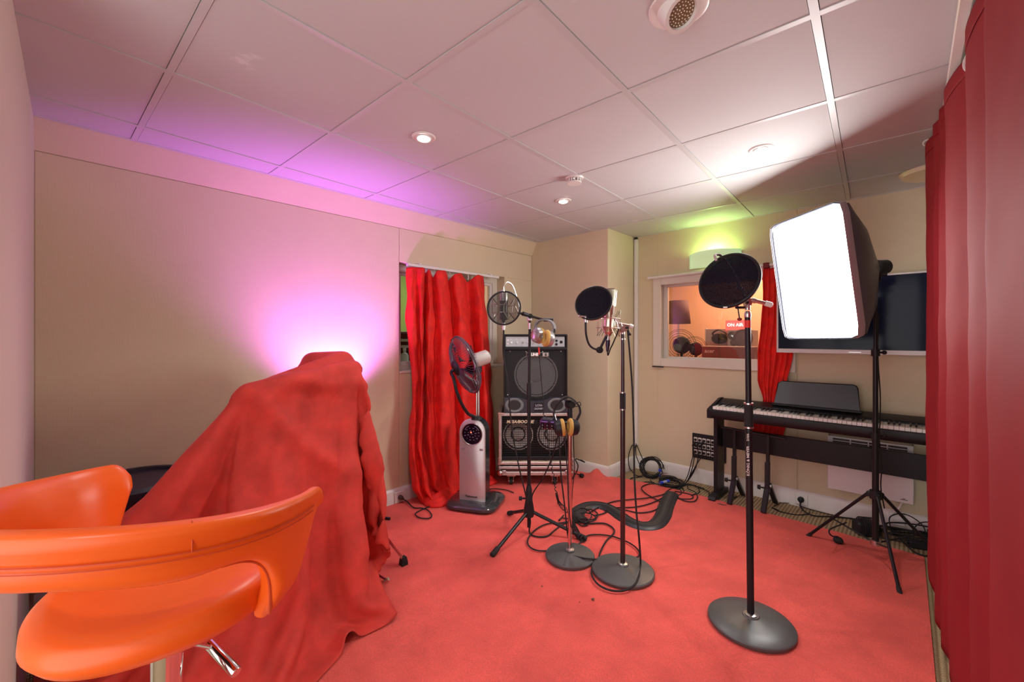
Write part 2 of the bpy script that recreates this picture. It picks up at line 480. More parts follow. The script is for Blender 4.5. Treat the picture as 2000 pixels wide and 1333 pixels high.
we = struct(MB().span((-2.98, YE + .006, 0), (XP - .006, YB + .16, ZT)).build('wall_corner', M_WALL, angle=0))
MB().span((XA, YE, 0), (XP, YE + .006, CEIL), .002).build('wall_panel', M_WALL, we)
MB().span((XP - .006, YE + .004, 0), (XP, YB, CEIL), .002).build('wall_panel', M_WALL, we)

wb = struct(wall_with_hole('Y', YB + .006, YB + .16, XP - .006, XR + .1, 0, ZT, W2).build('wall_back', M_WALL, angle=0))
def panelb(x0, x1, z0, z1): return MB().span((x0, YB, z0), (x1, YB + .006, z1), .0025).build('wall_panel', M_WALL, wb)
panelb(XP, W2[0], 0, CEIL); panelb(W2[0], -.609 - g, W2[3], CEIL); panelb(W2[0], -.609 - g, 0, W2[2])
panelb(-.609 + g, .45, 0, CEIL); panelb(.45 + 2 * g, XR, 0, CEIL)

struct(MB().span((-2.98, YC - .14, 0), (XJ, YC, ZT)).build('wall_near', M_WALLC, angle=0))
struct(MB().span((XJ - .14, YR - .1, 0), (XJ, YC - .14, ZT)).build('wall_doorway', M_WALLC, angle=0))
b = MB(); b.span((XJ, YR - .1, 0), (-1.35, YR, ZT)); b.span((1.05, YR - .1, 0), (XR + .1, YR, ZT)); b.span((-1.35, YR - .1, 2.12), (1.05, YR, ZT))      # unseen wide opening, added to let world light in as fill
struct(b.build('wall_rear', M_WALLC, angle=0))
struct(MB().span((XR, YR, 0), (XR + .1, YB, ZT)).build('wall_right', M_WALLC, angle=0))

# --- ceiling: slab above, boards and grid bars as pieces
ceil = struct(MB().span((-2.98, YR - .1, CEIL + .05), (XR + .1, YB + .16, CEIL + .12)).build('ceiling', M_TILE, angle=0))
PH = 0.047
GO = V((-2.5155, -0.3861))
E1 = V((math.cos(PH), math.sin(PH))); E2 = V((-math.sin(PH), math.cos(PH)))
RECTS = [(-2.75, XP, YC, YE), (XP, XJ, YC, YB), (XJ, XR, YR, YB)]
def clip(poly, r):
    for ax, lim, sg in ((0, r[0], 1), (0, r[1], -1), (1, r[2], 1), (1, r[3], -1)):
        out = []
        for i in range(len(poly)):
            p, q = poly[i], poly[(i + 1) % len(poly)]
            dp, dq = (p[ax] - lim) * sg, (q[ax] - lim) * sg
            if dp >= 0: out.append(p)
            if dp * dq < 0: out.append(p + (q - p) * (dp / (dp - dq)))
        poly = out
        if len(poly) < 3: return []
    return poly
def area(p): return abs(sum(p[i].x * p[(i + 1) % len(p)].y - p[(i + 1) % len(p)].x * p[i].y for i in range(len(p)))) / 2
for a in range(-2, 7):
    for c in range(-3, 8):
        e = 0.0135
        quad = [GO + E1 * (.6 * (a + i)) + E2 * (.6 * (c + j)) for i, j in ((0, 0), (1, 0), (1, 1), (0, 1))]
        quad = [q + E1 * (e if i in (0, 3) else -e) + E2 * (e if i in (0, 1) else -e) for i, q in enumerate(quad)]
        b = MB()
        for r in RECTS:
            p = clip(quad, r)
            if p and area(p) > 4e-4: b.prism([(q.x, q.y) for q in p], CEIL, CEIL + .016)
        if b.v: b.build('ceiling_tile', M_TILE, ceil)
for k in range(-2, 8):
    for dirn in (0, 1):
        A, B = (E1, E2) if dirn == 0 else (E2, E1)
        o = GO + A * (.6 * k); w = .0115
        quad = [o + A * -w + B * -3, o + A * w + B * -3, o + A * w + B * 6, o + A * -w + B * 6]
        b = MB()
        dz = .0035 if dirn == 0 else .0025
        for r in RECTS:
            p = clip(quad, r)
            if p and area(p) > 2e-4: b.prism([(q.x, q.y) for q in p], CEIL - dz, CEIL + .02)
        if b.v: b.build('grid_bar', M_BAR, ceil)
# shadow-gap angle along the walls
b = MB()
b.span((-2.75, YC, CEIL - .004), (-2.735, YE, CEIL + .018)); b.span((-2.735, YE - .012, CEIL - .004), (XP, YE, CEIL + .018))
b.span((XP, YB - .012, CEIL - .004), (XR, YB, CEIL + .018))
b.build('edge_angle', M_BAR, ceil)

# --- baseboards
def skirting(name, p, q, nrm):
    p, q, n = V(p), V(q), V(nrm)
    prof = [(0, 0), (.017, 0), (.017, .095), (.013, .108), (.006, .118), (0, .12)]
    b = MB(); b.loft([[P + n * d + V((0, 0, z)) for d, z in prof] for P in (p, q)])
    return struct(b.build(name, M_SKIRT))
skirting('baseboard_left', (XA, YC, 0), (XA, YE, 0), (1, 0, 0))
skirting('baseboard_corner', (XA + .017, YE, 0), (XP + .017, YE, 0), (0, -1, 0))
skirting('baseboard_return', (XP, YE, 0), (XP, YB, 0), (1, 0, 0))
skirting('baseboard_back', (XP + .017, YB, 0), (XR, YB, 0), (0, -1, 0))
# vertical cable trunking in the corner
t = thing('cable_trunking', 'white vertical plastic cable trunking in the wall corner', 'trunking', (-1.905, 3.736, .23))
MB().span((-1.921, 3.727, .235), (-1.889, 3.754, 2.205), .003).build('cover', M_PLASTW, t, True)
MB().span((-1.923, 3.725, .225), (-1.887, 3.7545, .245), .003).build('end_cap', M_PLASTW, t, True)
MB().sphere((-1.905, 3.738, 2.213), (.018, .015, .014)).build('black_cable_exit', M_BLK, t, True)

# ------------------------------------------------------------------ window in the left wall + room behind it
def frame_boxes(b, axis, c0, c1, a0, a1, z0, z1, w, ch=.004):
    def bx(u0, u1, w0, w1):
        if axis == 'X': b.span((c0, u0, w0), (c1, u1, w1), ch)
        else: b.span((u0, c0, w0), (u1, c1, w1), ch)
    bx(a0, a0 + w, z0, z1); bx(a1 - w, a1, z0, z1); bx(a0 + w, a1 - w, z0, z0 + w); bx(a0 + w, a1 - w, z1 - w, z1)
    return b
y0, y1, z0, z1 = W1
w1 = struct(frame_boxes(MB(), 'X', -2.975, -2.92, y0, y1, z0, z1, .06).build('window_1', M_CREAM))
frame_boxes(MB(), 'X', -2.958, -2.935, y0 + .055, y1 - .055, z0 + .055, z1 - .055, .03).build('window_sash', M_WHITE, w1)
MB().span((-2.948, y0 + .08, z0 + .08), (-2.943, y1 - .08, z1 - .08)).build('pane', M_GLASS, w1, angle=0)
MB().span((-2.93, y0 + .004, z0), (-2.815, y1 - .004, z0 + .02), .004).build('window_sill', M_CREAM, w1)
M_GREENW = mat('green_painted_wall', (0.25, 0.36, 0.08), 0.8)
M_GREYC = mat('grey_far_ceiling', (0.35, 0.36, 0.35), 0.8)
b = MB(); b.span((-5.0, .2, 0), (-4.9, 5.6, 2.4)); b.span((-4.9, 5.5, 0), (-2.98, 5.6, 2.4)); b.span((-4.9, .2, 0), (-2.98, .3, 2.4))
struct(b.build('wall_green_room', M_GREENW, angle=0))
struct(MB().span((-5, .2, 2.3), (-2.98, 5.6, 2.4)).build('ceiling_green_room', M_GREYC, angle=0))
struct(MB().span((-5, .2, -.1), (-2.98, 5.6, 0)).build('floor_green_room', M_COFFEE, angle=0))
lamp('green_room_lamp', 'AREA', (-3.9, 3.0, 2.25), GREENROOM_W, (1, .95, .85), 1.0, (0, 0, -1))

# ------------------------------------------------------------------ window in the back wall + control room
x0, x1, z0, z1 = W2
w2 = struct(frame_boxes(MB(), 'Y', YB - .018, YB + .006, -1.737, -.617, .995, 1.82, .075, .005).build('window_2', M_CREAM))
b = MB()
b.span((x0, YB, z0), (x0 + .012, YB + .16, z1)); b.span((x1 - .012, YB, z0), (x1, YB + .16, z1)); b.span((x0, YB, z0), (x1, YB + .16, z0 + .012)); b.span((x0, YB, z1 - .012), (x1, YB + .16, z1))
b.build('reveal_lining', M_CREAM, w2, angle=0)
frame_boxes(MB(), 'Y', YB + .10, YB + .14, x0 + .012, x1 - .012, z0 + .012, z1 - .012, .04, .004).build('window_sash', M_WHITE, w2)
MB().span((x0 + .05, YB + .118, z0 + .05), (x1 - .05, YB + .123, z1 - .05)).build('pane', M_GLASS, w2, angle=0)
MB().span((-1.74, YB - .03, .985), (-1.63, YB - .0175, .995), .003).build('stay_hook', M_BLK, w2)
M_ORW = mat('peach_control_room_wall', (0.70, 0.42, 0.28), 0.85)
b = MB(); b.span((-4.2, 5.6, 0), (1.4, 5.7, 2.4)); b.span((-4.3, YB + .17, 0), (-4.2, 5.7, 2.4)); b.span((1.3, YB + .17, 0), (1.4, 5.6, 2.4))
struct(b.build('wall_control_room', M_ORW, angle=0))
struct(MB().span((-4.2, YB + .17, 2.3), (1.3, 5.6, 2.4)).build('ceiling_control_room', M_WHITE, angle=0))
struct(MB().span((-4.2, YB + .17, -.1), (1.3, 5.6, 0)).build('floor_control_room', M_COFFEE, angle=0))
lamp('control_room_lamp', 'AREA', (-1.2, 4.9, 2.25), CONTROL_W, (1, .52, .32), .8, (0, 0.1, -1))

# ------------------------------------------------------------------ rug
def smooth(t): t = max(0, min(1, t)); return t * t * (3 - 2 * t)
NXR, NYR = 130, 150
topy = [(-2.80, 3.24), (-2.3, 3.242), (-1.94, 3.243), (-1.89, 3.29), (-1.80, 3.36), (-1.62, 3.40), (-1.31, 3.422), (-.544, 3.406), (.063, 3.351)]
def ytop(x):
    for (a, ya), (c, yc) in zip(topy, topy[1:]):
        if x <= c: return ya + (yc - ya) * (x - a) / (c - a)
    return topy[-1][1]
rows = []
rng = np.random.RandomState(3)
for j in range(NYR + 1):
    v = j / NYR; row = []
    for i in range(NXR + 1):
        u = i / NXR
        yy0 = -1.0 if False else -0.10
        xr = .085 - .022 * v
        x = -2.80 + (xr + 2.80) * u
        y = yy0 + (ytop(x) - yy0) * v
        z = .012
        # ripples where the rug is pushed up against the corner and under the case
        d = smooth((y - 2.55) / .5) * smooth((-1.45 - x) / .5)
        ph = (x * .55 + y) * 15 + 1.5 * math.sin(x * 5)
        z += d * .011 * (1 + math.sin(ph)) * (0.6 + .4 * math.sin(x * 9))
        z += .055 * math.exp(-(((x + 2.03) / .05) ** 2 + ((y - 3.235) / .07) ** 2))
        z += .002 * math.sin(x * 7 + y * 3) * math.sin(y * 6 - x)
        row.append(V((x, y, max(.009, z))))
    rows.append(row)
b = MB(); b.grid(rows)
n = NXR + 1
edge = [i for i in range(n)] + [j * n + NXR for j in range(1, NYR + 1)] + [NYR * n + i for i in range(NXR - 1, -1, -1)] + [j * n for j in range(NYR - 1, 0, -1)]
base = len(b.v)
for k in edge: b.v.append(V((b.v[k].x, b.v[k].y, .0005)))
for q in range(len(edge)):
    q2 = (q + 1) % len(edge)
    b.f.append((edge[q], edge[q2], base + q2, base + q))
tag(b.build('rug', M_RUG, angle=50), 'large bright red pile rug covering most of the sisal floor', 'rug')
# ================================================================== LAMPS OF THE ROOM
def downlight(px, label, tilt, power, lit=True):
    c = V((px[0], px[1], CEIL))
    t = thing('ceiling_downlight', label, 'ceiling light', c, 0, 'round downlights set in the ceiling boards')
    MB().lathe([(.034, -.004), (.052, -.006), (.056, -.003), (.057, .001), (.034, .001)], 32, Matrix.Translation(c)).build('trim_ring', M_PLASTW, t, True)
    M = Matrix.Translation(c + V((0, 0, .004))) @ V(tilt).to_track_quat('-Z', 'Y').to_matrix().to_4x4()
    MB().lathe([(.036, .03), (.037, -.006), (.035, -.014), (.030, -.014), (.029, -.008), (.0295, .03)], 28, M).build('swivel_head', M_PLASTW, t, True)
    MB().lathe([(.0008, -.020), (.018, -.0185), (.0285, -.0140), (.0285, .0), (.0008, .0)], 24, M).build('lens', M_LEDON, t, True)
    d = V(tilt).normalized()
    lamp('lamp', 'SPOT', c + d * .03, power, (1, .97, .93), .03, d, math.radians(140), .9, t)
    return t
M_LEDON = emitter('lit_led_lens', (.86, 1, .93), 25)
downlight((-1.693, 1.164), 'lit white ceiling downlight near the violet-lit wall', (.05, -.05, -1), SPOT_W)
downlight((-1.770, 2.386), 'lit white ceiling downlight beside the smoke detector', (.05, -.05, -1), SPOT_W)
downlight((-0.548, 2.427), 'lit white ceiling downlight in front of the softbox', (.02, -.1, -1), SPOT_W)
downlight((-0.35, -.55), 'added fill downlight in the ceiling behind the camera', (.0, .1, -1), SPOT_W)  # extra lamp added out of view to brighten the room

c = V((-.488, 1.218, CEIL))
t = thing('led_spotlight', 'swivelled white ceiling spotlight with unlit LED dots', 'ceiling light', c)
MB().lathe([(.045, -.004), (.072, -.008), (.082, -.005), (.084, .001), (.045, .001)], 40, Matrix.Translation(c)).build('trim_ring', M_PLASTW, t, True)
dl = (V((-.05, .2, EYE)) - c).normalized(); dl = V((.50, -.16, -.80)).normalized()
M = Matrix.Translation(c + V((.0, -.004, -.006))) @ dl.to_track_quat('-Z', 'Y').to_matrix().to_4x4()
MB().lathe([(.052, .03), (.054, -.02), (.052, -.032), (.041, -.032), (.040, -.024), (.040, .03)], 36, M).build('swivel_head', M_PLASTW, t, True)
MB().lathe([(.0008, -.021), (.040, -.021), (.040, -.012), (.0008, -.012)], 30, M).build('led_board', mat('brown_led_board', (.22, .15, .08), .5), t, True)
b = MB()
for k, (n_, r_) in enumerate(((1, 0), (6, .009), (12, .018), (17, .027), (22, .0345))):
    for q in range(n_):
        a = 2 * PI * q / n_ + k * .3
        b.sphere((r_ * math.cos(a), r_ * math.sin(a), -.022), (.0022, .0022, .0022), 6, 4, M)
b.build('led_dots', mat('led_dome_white', (.85, .8, .7), .2), t, True)['kind'] = 'stuff'

c = V((-1.469, 2.094, CEIL))
t = thing('smoke_detector', 'small white round smoke detector on the ceiling grid', 'smoke detector', c)
MB().lathe([(.001, -.008), (.052, -.008), (.056, .0), (.001, .0)], 32, Matrix.Translation(c)).build('base', M_PLASTW, t, True)
MB().lathe([(.036, -.034), (.042, -.034), (.043, -.028), (.040, -.026), (.036, -.028)], 32, Matrix.Translation(c)).build('ring', M_PLASTW, t, True)
b = MB()
for k in range(14):
    a = 2 * PI * k / 14; b.box((.040, 0, -.018), (.004, .007, .024), 0, Matrix.Translation(c) @ Matrix.Rotation(a, 4, 'Z'))
b.build('vent_ribs', M_PLASTW, t, True)
MB().lathe([(.001, -.016), (.026, -.016), (.03, -.006), (.001, -.006)], 24, Matrix.Translation(c)).build('chamber', M_SILVER, t, True)

c = V((.09, 3.40, CEIL))
t = thing('ceiling_lamp', 'flat cream round ceiling lamp half hidden by the crimson curtain', 'ceiling light', c)
MB().lathe([(.001, -.045), (.09, -.042), (.125, -.028), (.135, -.008), (.135, .0), (.001, .0)], 40, Matrix.Translation(c)).build('diffuser', mat('cream_lamp_glass', (.75, .62, .40), .3), t, True)
MB().lathe([(.12, -.006), (.14, -.006), (.14, .001), (.12, .001)], 40, Matrix.Translation(c)).build('rim', M_SILVER, t, True)

# --- softbox on its stand
SBN = V((-.6464, -.7512, -.136)).normalized()
SBC = V((-.4005, 2.8964, 1.612))
SP = V((-.137, 3.12, 0))
t = thing('softbox', 'glowing white rectangular softbox with black cover on tripod', 'studio light', SP)
up = V((0, 0, 1)); su = up.cross(SBN).normalized(); sv = SBN.cross(su)
ro = .013
u2 = su * math.cos(ro) + sv * math.sin(ro); v2 = sv * math.cos(ro) - su * math.sin(ro)
def sbp(a, c, d): return SBC + u2 * a + v2 * c + SBN * d
HW, HH = .25, .35
rows = []
N = 22
for j in range(N + 1):
    row = []
    for i in range(N + 1):
        a, c_ = -1 + 2 * i / N, -1 + 2 * j / N
        # soft sagging edges, rounded corners
        ex = 1 - .035 * (1 - a * a) * 0 - .03 * (abs(a * c_)) ** 6
        sag = .006 * (1 - a * a) * (1 - c_ * c_)
        row.append(sbp(a * HW * (.99 * ex - .012 * math.cos(c_ * 2.2)), c_ * HH * (.99 * ex - .012 * math.cos(a * 2.0)), sag))
    rows.append(row)
M_SOFT = emitter('glowing_diffuser_cloth', (1, .97, .945), SOFTBOX_EMIT)
MB().grid(rows).build('diffuser', M_SOFT, t, True)
# black shell: rounded rectangle sections narrowing to the speed ring
def rrect(hw, hh, d, n=16, p=16.0):
    out = []
    for k in range(n * 4):
        a = 2 * PI * k / (n * 4)
        ca, sa = math.cos(a), math.sin(a)
        r = (abs(ca) ** p + abs(sa) ** p) ** (-1 / p)
        out.append(sbp(hw * ca * r, hh * sa * r, d))
    return out
b = MB()
b.loft([rrect(HW + .004, HH + .004, .012), rrect(HW + .006, HH + .006, -.01), rrect(HW + .002, HH + .002, -.045), rrect(HW * .93, HH * .94, -.11, p=5.5), rrect(HW * .74, HH * .78, -.20, p=4.2), rrect(HW * .50, HH * .52, -.28, p=3), rrect(.085, .085, -.335, p=2.2)], True, False)
sh = b.build('shell', mat('black_softbox_nylon', (.085, .088, .11), .4, bump=(30, .25, .006)), t, True)  # black cloth's base colour lifted grey-blue to mimic lens flare
b = MB(); b.loft([rrect(HW + .008, HH + .008, .016), rrect(HW + .010, HH + .010, -.018), rrect(HW + .004, HH + .004, -.03)], True, False)
b.build('silver_hem', mat('silver_lining_cloth', (.55, .55, .6), .3, .5), t, True)
b = MB(); b.cyl(sbp(0, 0, -.33), sbp(0, 0, -.40), .06, .05, 24); b.cyl(sbp(0, 0, -.40), sbp(0, 0, -.47), .045, .04, 20)
b.build('lamp_holder', M_BLK, t, True)
hb = sbp(0, -.02, -.40)
b = MB(); b.cyl(hb, V((SP.x, SP.y, hb.z - .02)), .016); b.box((SP.x, SP.y, hb.z - .03), (.05, .05, .08), .01); b.cyl(V((SP.x - .05, SP.y, hb.z - .03)), V((SP.x + .05, SP.y, hb.z - .03)), .009)
b.build('tilt_head', M_BLK, t, True)
b = MB(); b.cyl(SP + V((0, 0, .10)), SP + V((0, 0, .72)), .0155); b.cyl(SP + V((0, 0, .70)), SP + V((0, 0, 1.19)), .0125); b.cyl(SP + V((0, 0, 1.17)), V((SP.x, SP.y, hb.z)), .0095)
b.build('column', M_BLKMET, t, True)
for z in (.71, 1.18):
    b = MB(); b.cyl(SP + V((0, 0, z - .02)), SP + V((0, 0, z + .02)), .02); b.cyl(SP + V((0, 0, z)), SP + RT * .045 + V((0, 0, z)), .006); b.sphere(SP + RT * .05 + V((0, 0, z)), .012)
    b.build('clamp_collar', M_BLK, t, True)
feet = [V((-.466, 3.201, .006)), V((-.032, 2.799, .006)), V((.16, 3.33, .006))]
HUB = V((SP.x, SP.y, .375))
b = MB(); b.cyl(HUB + V((0, 0, -.02)), HUB + V((0, 0, .025)), .027)
for f_ in feet: b.box((0, .025, 0), (.022, .03, .03), .004, Matrix.Translation(HUB) @ Matrix.Rotation(math.atan2(-(f_ - HUB).x, (f_ - HUB).y), 4, 'Z'))
b.build('leg_hub', M_BLK, t, True)
LOW = V((SP.x, SP.y, .11))
for f_ in feet:
    dh = (f_ - HUB); dh.z = 0; dh.normalize()
    top = HUB + dh * .035
    lg = MB().cyl(top, f_, .0085, .0085, 10).build('leg', M_BLKMET, t, True)
    MB().cyl(f_ + (top - f_).normalized() * .03, f_ + (f_ - top).normalized() * .004, .0105, .011, 10).build('foot_cap', M_RUBBER, lg, True)
    mid = top.lerp(f_, .56)
    MB().cyl(LOW + dh * .02, mid, .005, .005, 8).build('brace', M_BLKMET, t, True)
MB().cyl(LOW - V((0, 0, .015)), LOW + V((0, 0, .012)), .024).build('brace_collar', M_SILVER, t, True)
p = [SP + RT * .02 + V((0, 0, z)) + RT * (.008 * math.sin(z * 9)) for z in (1.4, 1.25, 1.1, .95, .8, .7)] + [SP + RT * .035 + V((0, 0, .55)), SP + RT * .03 + V((0, 0, .42)), SP + RT * .05 + V((0, 0, .3))]
MB().tube(catmull(p, 6), .0035, 6).build('power_cord', M_RUBBER, t, True)

# --- green uplighter above the window
X0, X1, ZS0, ZS1 = -1.40, -.985, 1.862, 1.985
t = thing('wall_uplighter', 'pale green lit half bowl wall lamp above the window', 'wall lamp', (-1.19, YB, 1.9))
rows = []
for j in range(9):
    s_ = j / 8; row = []
    for i in range(25):
        u = -1 + 2 * i / 24
        dep = .018 + .125 * (1 - abs(u) ** 2.2) * (.06 + .94 * s_ ** 1.1)
        row.append(V(((X0 + X1) / 2 + u * (X1 - X0) / 2, YB - dep, ZS0 + (ZS1 - ZS0) * s_)))
    rows.append(row)
b = MB(); b.grid(rows)
o = b.build('glass_bowl', mat('frosted_pale_glass', (.75, .82, .66), .35, emit=((.45, .9, .4), .35)), t, True)
so = o.modifiers.new('thick', 'SOLIDIFY'); so.thickness = .004
MB().span((X0, YB - .012, ZS0), (X1, YB, ZS1 - .01), .003).build('back_plate', M_PLASTW, t, True)
MB().cyl((-1.28, YB - .05, 1.925), (-1.10, YB - .05, 1.925), .012).build('tube_bulb', emitter('green_white_bulb', (.72, 1, .62), 14), t, True)
lamp('lamp', 'POINT', (-1.19, YB - .06, 1.99), GREEN_W, (.62, 1.0, .25), .05, parent=t)

# --- magenta spotlight hidden behind the covered drum kit
LP = V((-2.52, 1.20, .82))
t = thing('par_light', 'small black floor spotlight throwing violet light up the wall', 'stage light', (LP.x, LP.y, .012))
ax = V((-.50, .0, 1)).normalized()
b = MB(); M = axis_matrix(LP - ax * .12, ax); b.lathe([(.001, -.02), (.045, -.02), (.055, 0), (.055, .1), (.05, .1), (.048, .02), (.001, .02)], 28, M); b.build('can', M_BLK, t, True)
MB().lathe([(.001, .07), (.048, .07), (.048, .08), (.001, .08)], 24, M).build('lens', emitter('violet_lens', (.75, .2, 1), 8), t, True)
b = MB(); b.cyl((LP.x, LP.y, .03), (LP.x, LP.y, LP.z - .14), .012)
for k in range(3):
    a = k * 2.1; b.cyl((LP.x, LP.y, .12), (LP.x + .13 * math.cos(a), LP.y + .13 * math.sin(a), .018), .008)
b.build('stand', M_BLKMET, t, True)
lamp('lamp', 'SPOT', LP + ax * .01, MAGENTA_W, (.72, .16, 1.0), .05, ax, math.radians(112), .9, t)

# ================================================================== COVERED DRUM KIT
def seg_push(P, a, c, r):
    a = np.array(a); c = np.array(c); d = c - a; L = d @ d
    s = ((P - a) @ d) / L if L > 0 else np.zeros(P.shape[:-1])
    q = a + np.clip(s, 0, 1)[..., None] * d
    w = P - q; dist = np.linalg.norm(w, axis=-1)
    hit = dist < r
    P[hit] = q[hit] + w[hit] / np.maximum(dist[hit], 1e-6)[..., None] * r
    return hit
def drape(h, caps, A, B, lu, ru, lv, rv, steps=150, iters=10):
    """cloth hung over the ridge A-B; lu..ru metres of cloth to the wall / room side, lv..rv beyond either end"""
    A, B = np.array(A), np.array(B); LR = np.linalg.norm(B - A)
    us = np.arange(-int(lu / h), int(ru / h) + 1) * h
    vs = np.arange(-int(lv / h), int((LR + rv) / h) + 1) * h
    U, Vv = np.meshgrid(us, vs)
    nr = np.clip(Vv / LR, 0, 1)[..., None]; P = A + (B - A) * nr
    P = P.copy()
    dn = np.maximum(0, -Vv); df = np.maximum(0, Vv - LR)
    th = math.radians(42); P[..., 1] -= np.minimum(dn, .72) * math.cos(th); drop_l = np.minimum(dn, .72) * math.sin(th) + np.maximum(0, dn - .72)
    th = math.radians(82); P[..., 1] += df * math.cos(th); drop_r = df * math.sin(th)
    t1, t2 = math.radians(66), math.radians(-14)
    P[..., 0] += np.where(U > 0, U * math.cos(t1), U * math.cos(t2)); drop_u = np.where(U > 0, U * math.sin(t1), -U * math.sin(t2))
    dv = np.maximum(drop_l, drop_r)
    P[..., 2] -= np.maximum(dv, drop_u) + .25 * np.minimum(dv, drop_u)
    rs = np.random.RandomState(5); P += .004 * rs.randn(*P.shape)
    P[..., 2] = np.maximum(P[..., 2], .03)
    pin = (np.abs(U) < h * .5) & (Vv > -h * .5) & (Vv < LR + h * .5); PP = P[pin].copy()
    O = P.copy(); O0 = O
    def con(A, B, L, k, mode=0):
        d = B - A; l = np.linalg.norm(d, axis=-1, keepdims=True); s = 1 - L / np.maximum(l, 1e-6)
        if mode > 0: s = np.maximum(s, 0)
        if mode < 0: s = np.minimum(s, 0)
        c = d * (.5 * k * s); A += c; B -= c
    def pairs(st, L, k, mode):
        for s0 in (0, st):
            for q in range(st):
                A = P[:, s0 + q::2 * st]; B = P[:, s0 + q + st::2 * st]; w = min(A.shape[1], B.shape[1])
                if w > 0: con(A[:, :w], B[:, :w], L, k, mode)
                A = P[s0 + q::2 * st]; B = P[s0 + q + st::2 * st]; w = min(A.shape[0], B.shape[0])
                if w > 0: con(A[:w], B[:w], L, k, mode)
    def collide(fr):
        for a, c, r in caps:
            hit = seg_push(P, a, c, r)
            P[hit] += (O0[hit] - P[hit]) * fr
            seg_push(P, a, c, r)
        np.clip(P[..., 0], -2.765, None, out=P[..., 0])
        np.clip(P[..., 1], YC + .02, None, out=P[..., 1])
        low = P[..., 2] < .022
        P[..., 2][low] = .022
        P[..., :2][low] += (O0[..., :2][low] - P[..., :2][low]) * .25
        P[pin] = PP
    for st in range(steps):
        vel = (P - O) * (.97 if st < steps * .7 else .8)
        ln = np.linalg.norm(vel, axis=-1, keepdims=True); vel = vel * np.minimum(1, .012 / np.maximum(ln, 1e-9))
        O = P.copy(); O0 = O
        P = P + vel; P[..., 2] -= .0005
        for it in range(iters):
            if it % 3 == 0:
                pairs(8, 8 * h, 1.0, 1); pairs(4, 4 * h, 1.0, 1)
            pairs(2, 2 * h, 1.0, 1)
            pairs(1, h, 1.0, 0)
            for s0 in (0, 1):
                con(P[s0:-1:2, :-1], P[s0 + 1::2, 1:], h * 1.4142, .3)
                con(P[s0:-1:2, 1:], P[s0 + 1::2, :-1], h * 1.4142, .3)
            if it % 2: pairs(2, 2 * h * .97, .25, -1)
            if it == iters - 1: pairs(4, 4 * h * .93, .10, -1)
            collide(.25)
    # crease lines radiating from the two pinned ends of the ridge
    du = np.gradient(P, axis=1); dv_ = np.gradient(P, axis=0); N = np.cross(du, dv_); N /= np.maximum(np.linalg.norm(N, axis=-1, keepdims=True), 1e-9)
    D = np.zeros(U.shape)
    for v0, k, ph, w in ((0.0, 4.2, .35, 1 - np.clip(Vv / LR, 0, 1) * .55), (LR, 3.4, 1.1, .35 + .65 * np.clip(Vv / LR, 0, 1))):
        r = np.hypot(U, Vv - v0); a = np.arctan2(Vv - v0, np.maximum(U, 1e-3))
        c = 1 - np.abs(np.sin(k * a + ph + .5 * np.sin(r * 5)))
        D += w * .055 * c ** 2 * np.clip((r - .04) / .3, 0, 1) * np.clip((1.25 - r) / .5, 0, 1)
    D *= (U > 0) * np.clip((P[..., 2] - .05) / .2, 0, 1)
    sg = np.sign((N * np.array([.8, -.4, .4])).sum(-1)); P = P + N * (D * sg)[..., None]
    return P
CAPS = [((-2.03, .48, 1.03), (-2.09, 1.02, 1.105), .043), ((-2.42, .92, 1.13), (-2.20, 1.00, 1.14), .055),
        ((-2.06, 1.05, .93), (-2.06, 1.05, 1.03), .045), ((-1.36, -.06, .55), (-2.12, .10, .52), .05),
        ((-2.30, .60, .80), (-2.05, .75, .80), .05),
        ((-1.98, .52, .98), (-1.79, .60, .48), .018), ((-1.99, .50, 1.0), (-1.70, .87, .42), .018), ((-2.04, .98, 1.04), (-1.92, .93, .40), .018)]
P = drape(.0265, CAPS, (-2.03, .48, 1.075), (-2.09, 1.02, 1.15), .66, 1.25, 1.15, .70)
rows = [[V(p) for p in r] for r in P]
b = MB(); b.grid(rows)
nu_ = len(rows[0])
def cut(i):                                     # the cloth's front right corner is rounded off
    v_, u_ = divmod(i, nu_); return max(0, u_ - 35) / 35 + max(0, v_ - 63) / 29 > 1.05
b.f = [f for f in b.f if not any(cut(i) for i in f)]
use = sorted({i for f in b.f for i in f}); rem = {i: k for k, i in enumerate(use)}
b.v = [b.v[i] for i in use]; b.f = [tuple(rem[i] for i in f) for f in b.f]
dc = b.build('drum_kit_cover', M_SUEDE, angle=0)
for pl in dc.data.polygons: pl.use_smooth = True
so = dc.modifiers.new('sub', 'SUBSURF'); so.levels = 1; so.render_levels = 1
so = dc.modifiers.new('thick', 'SOLIDIFY'); so.thickness = .004
tag(dc, 'red suede cloth draped over a drum kit beside the violet-lit wall', 'drape')

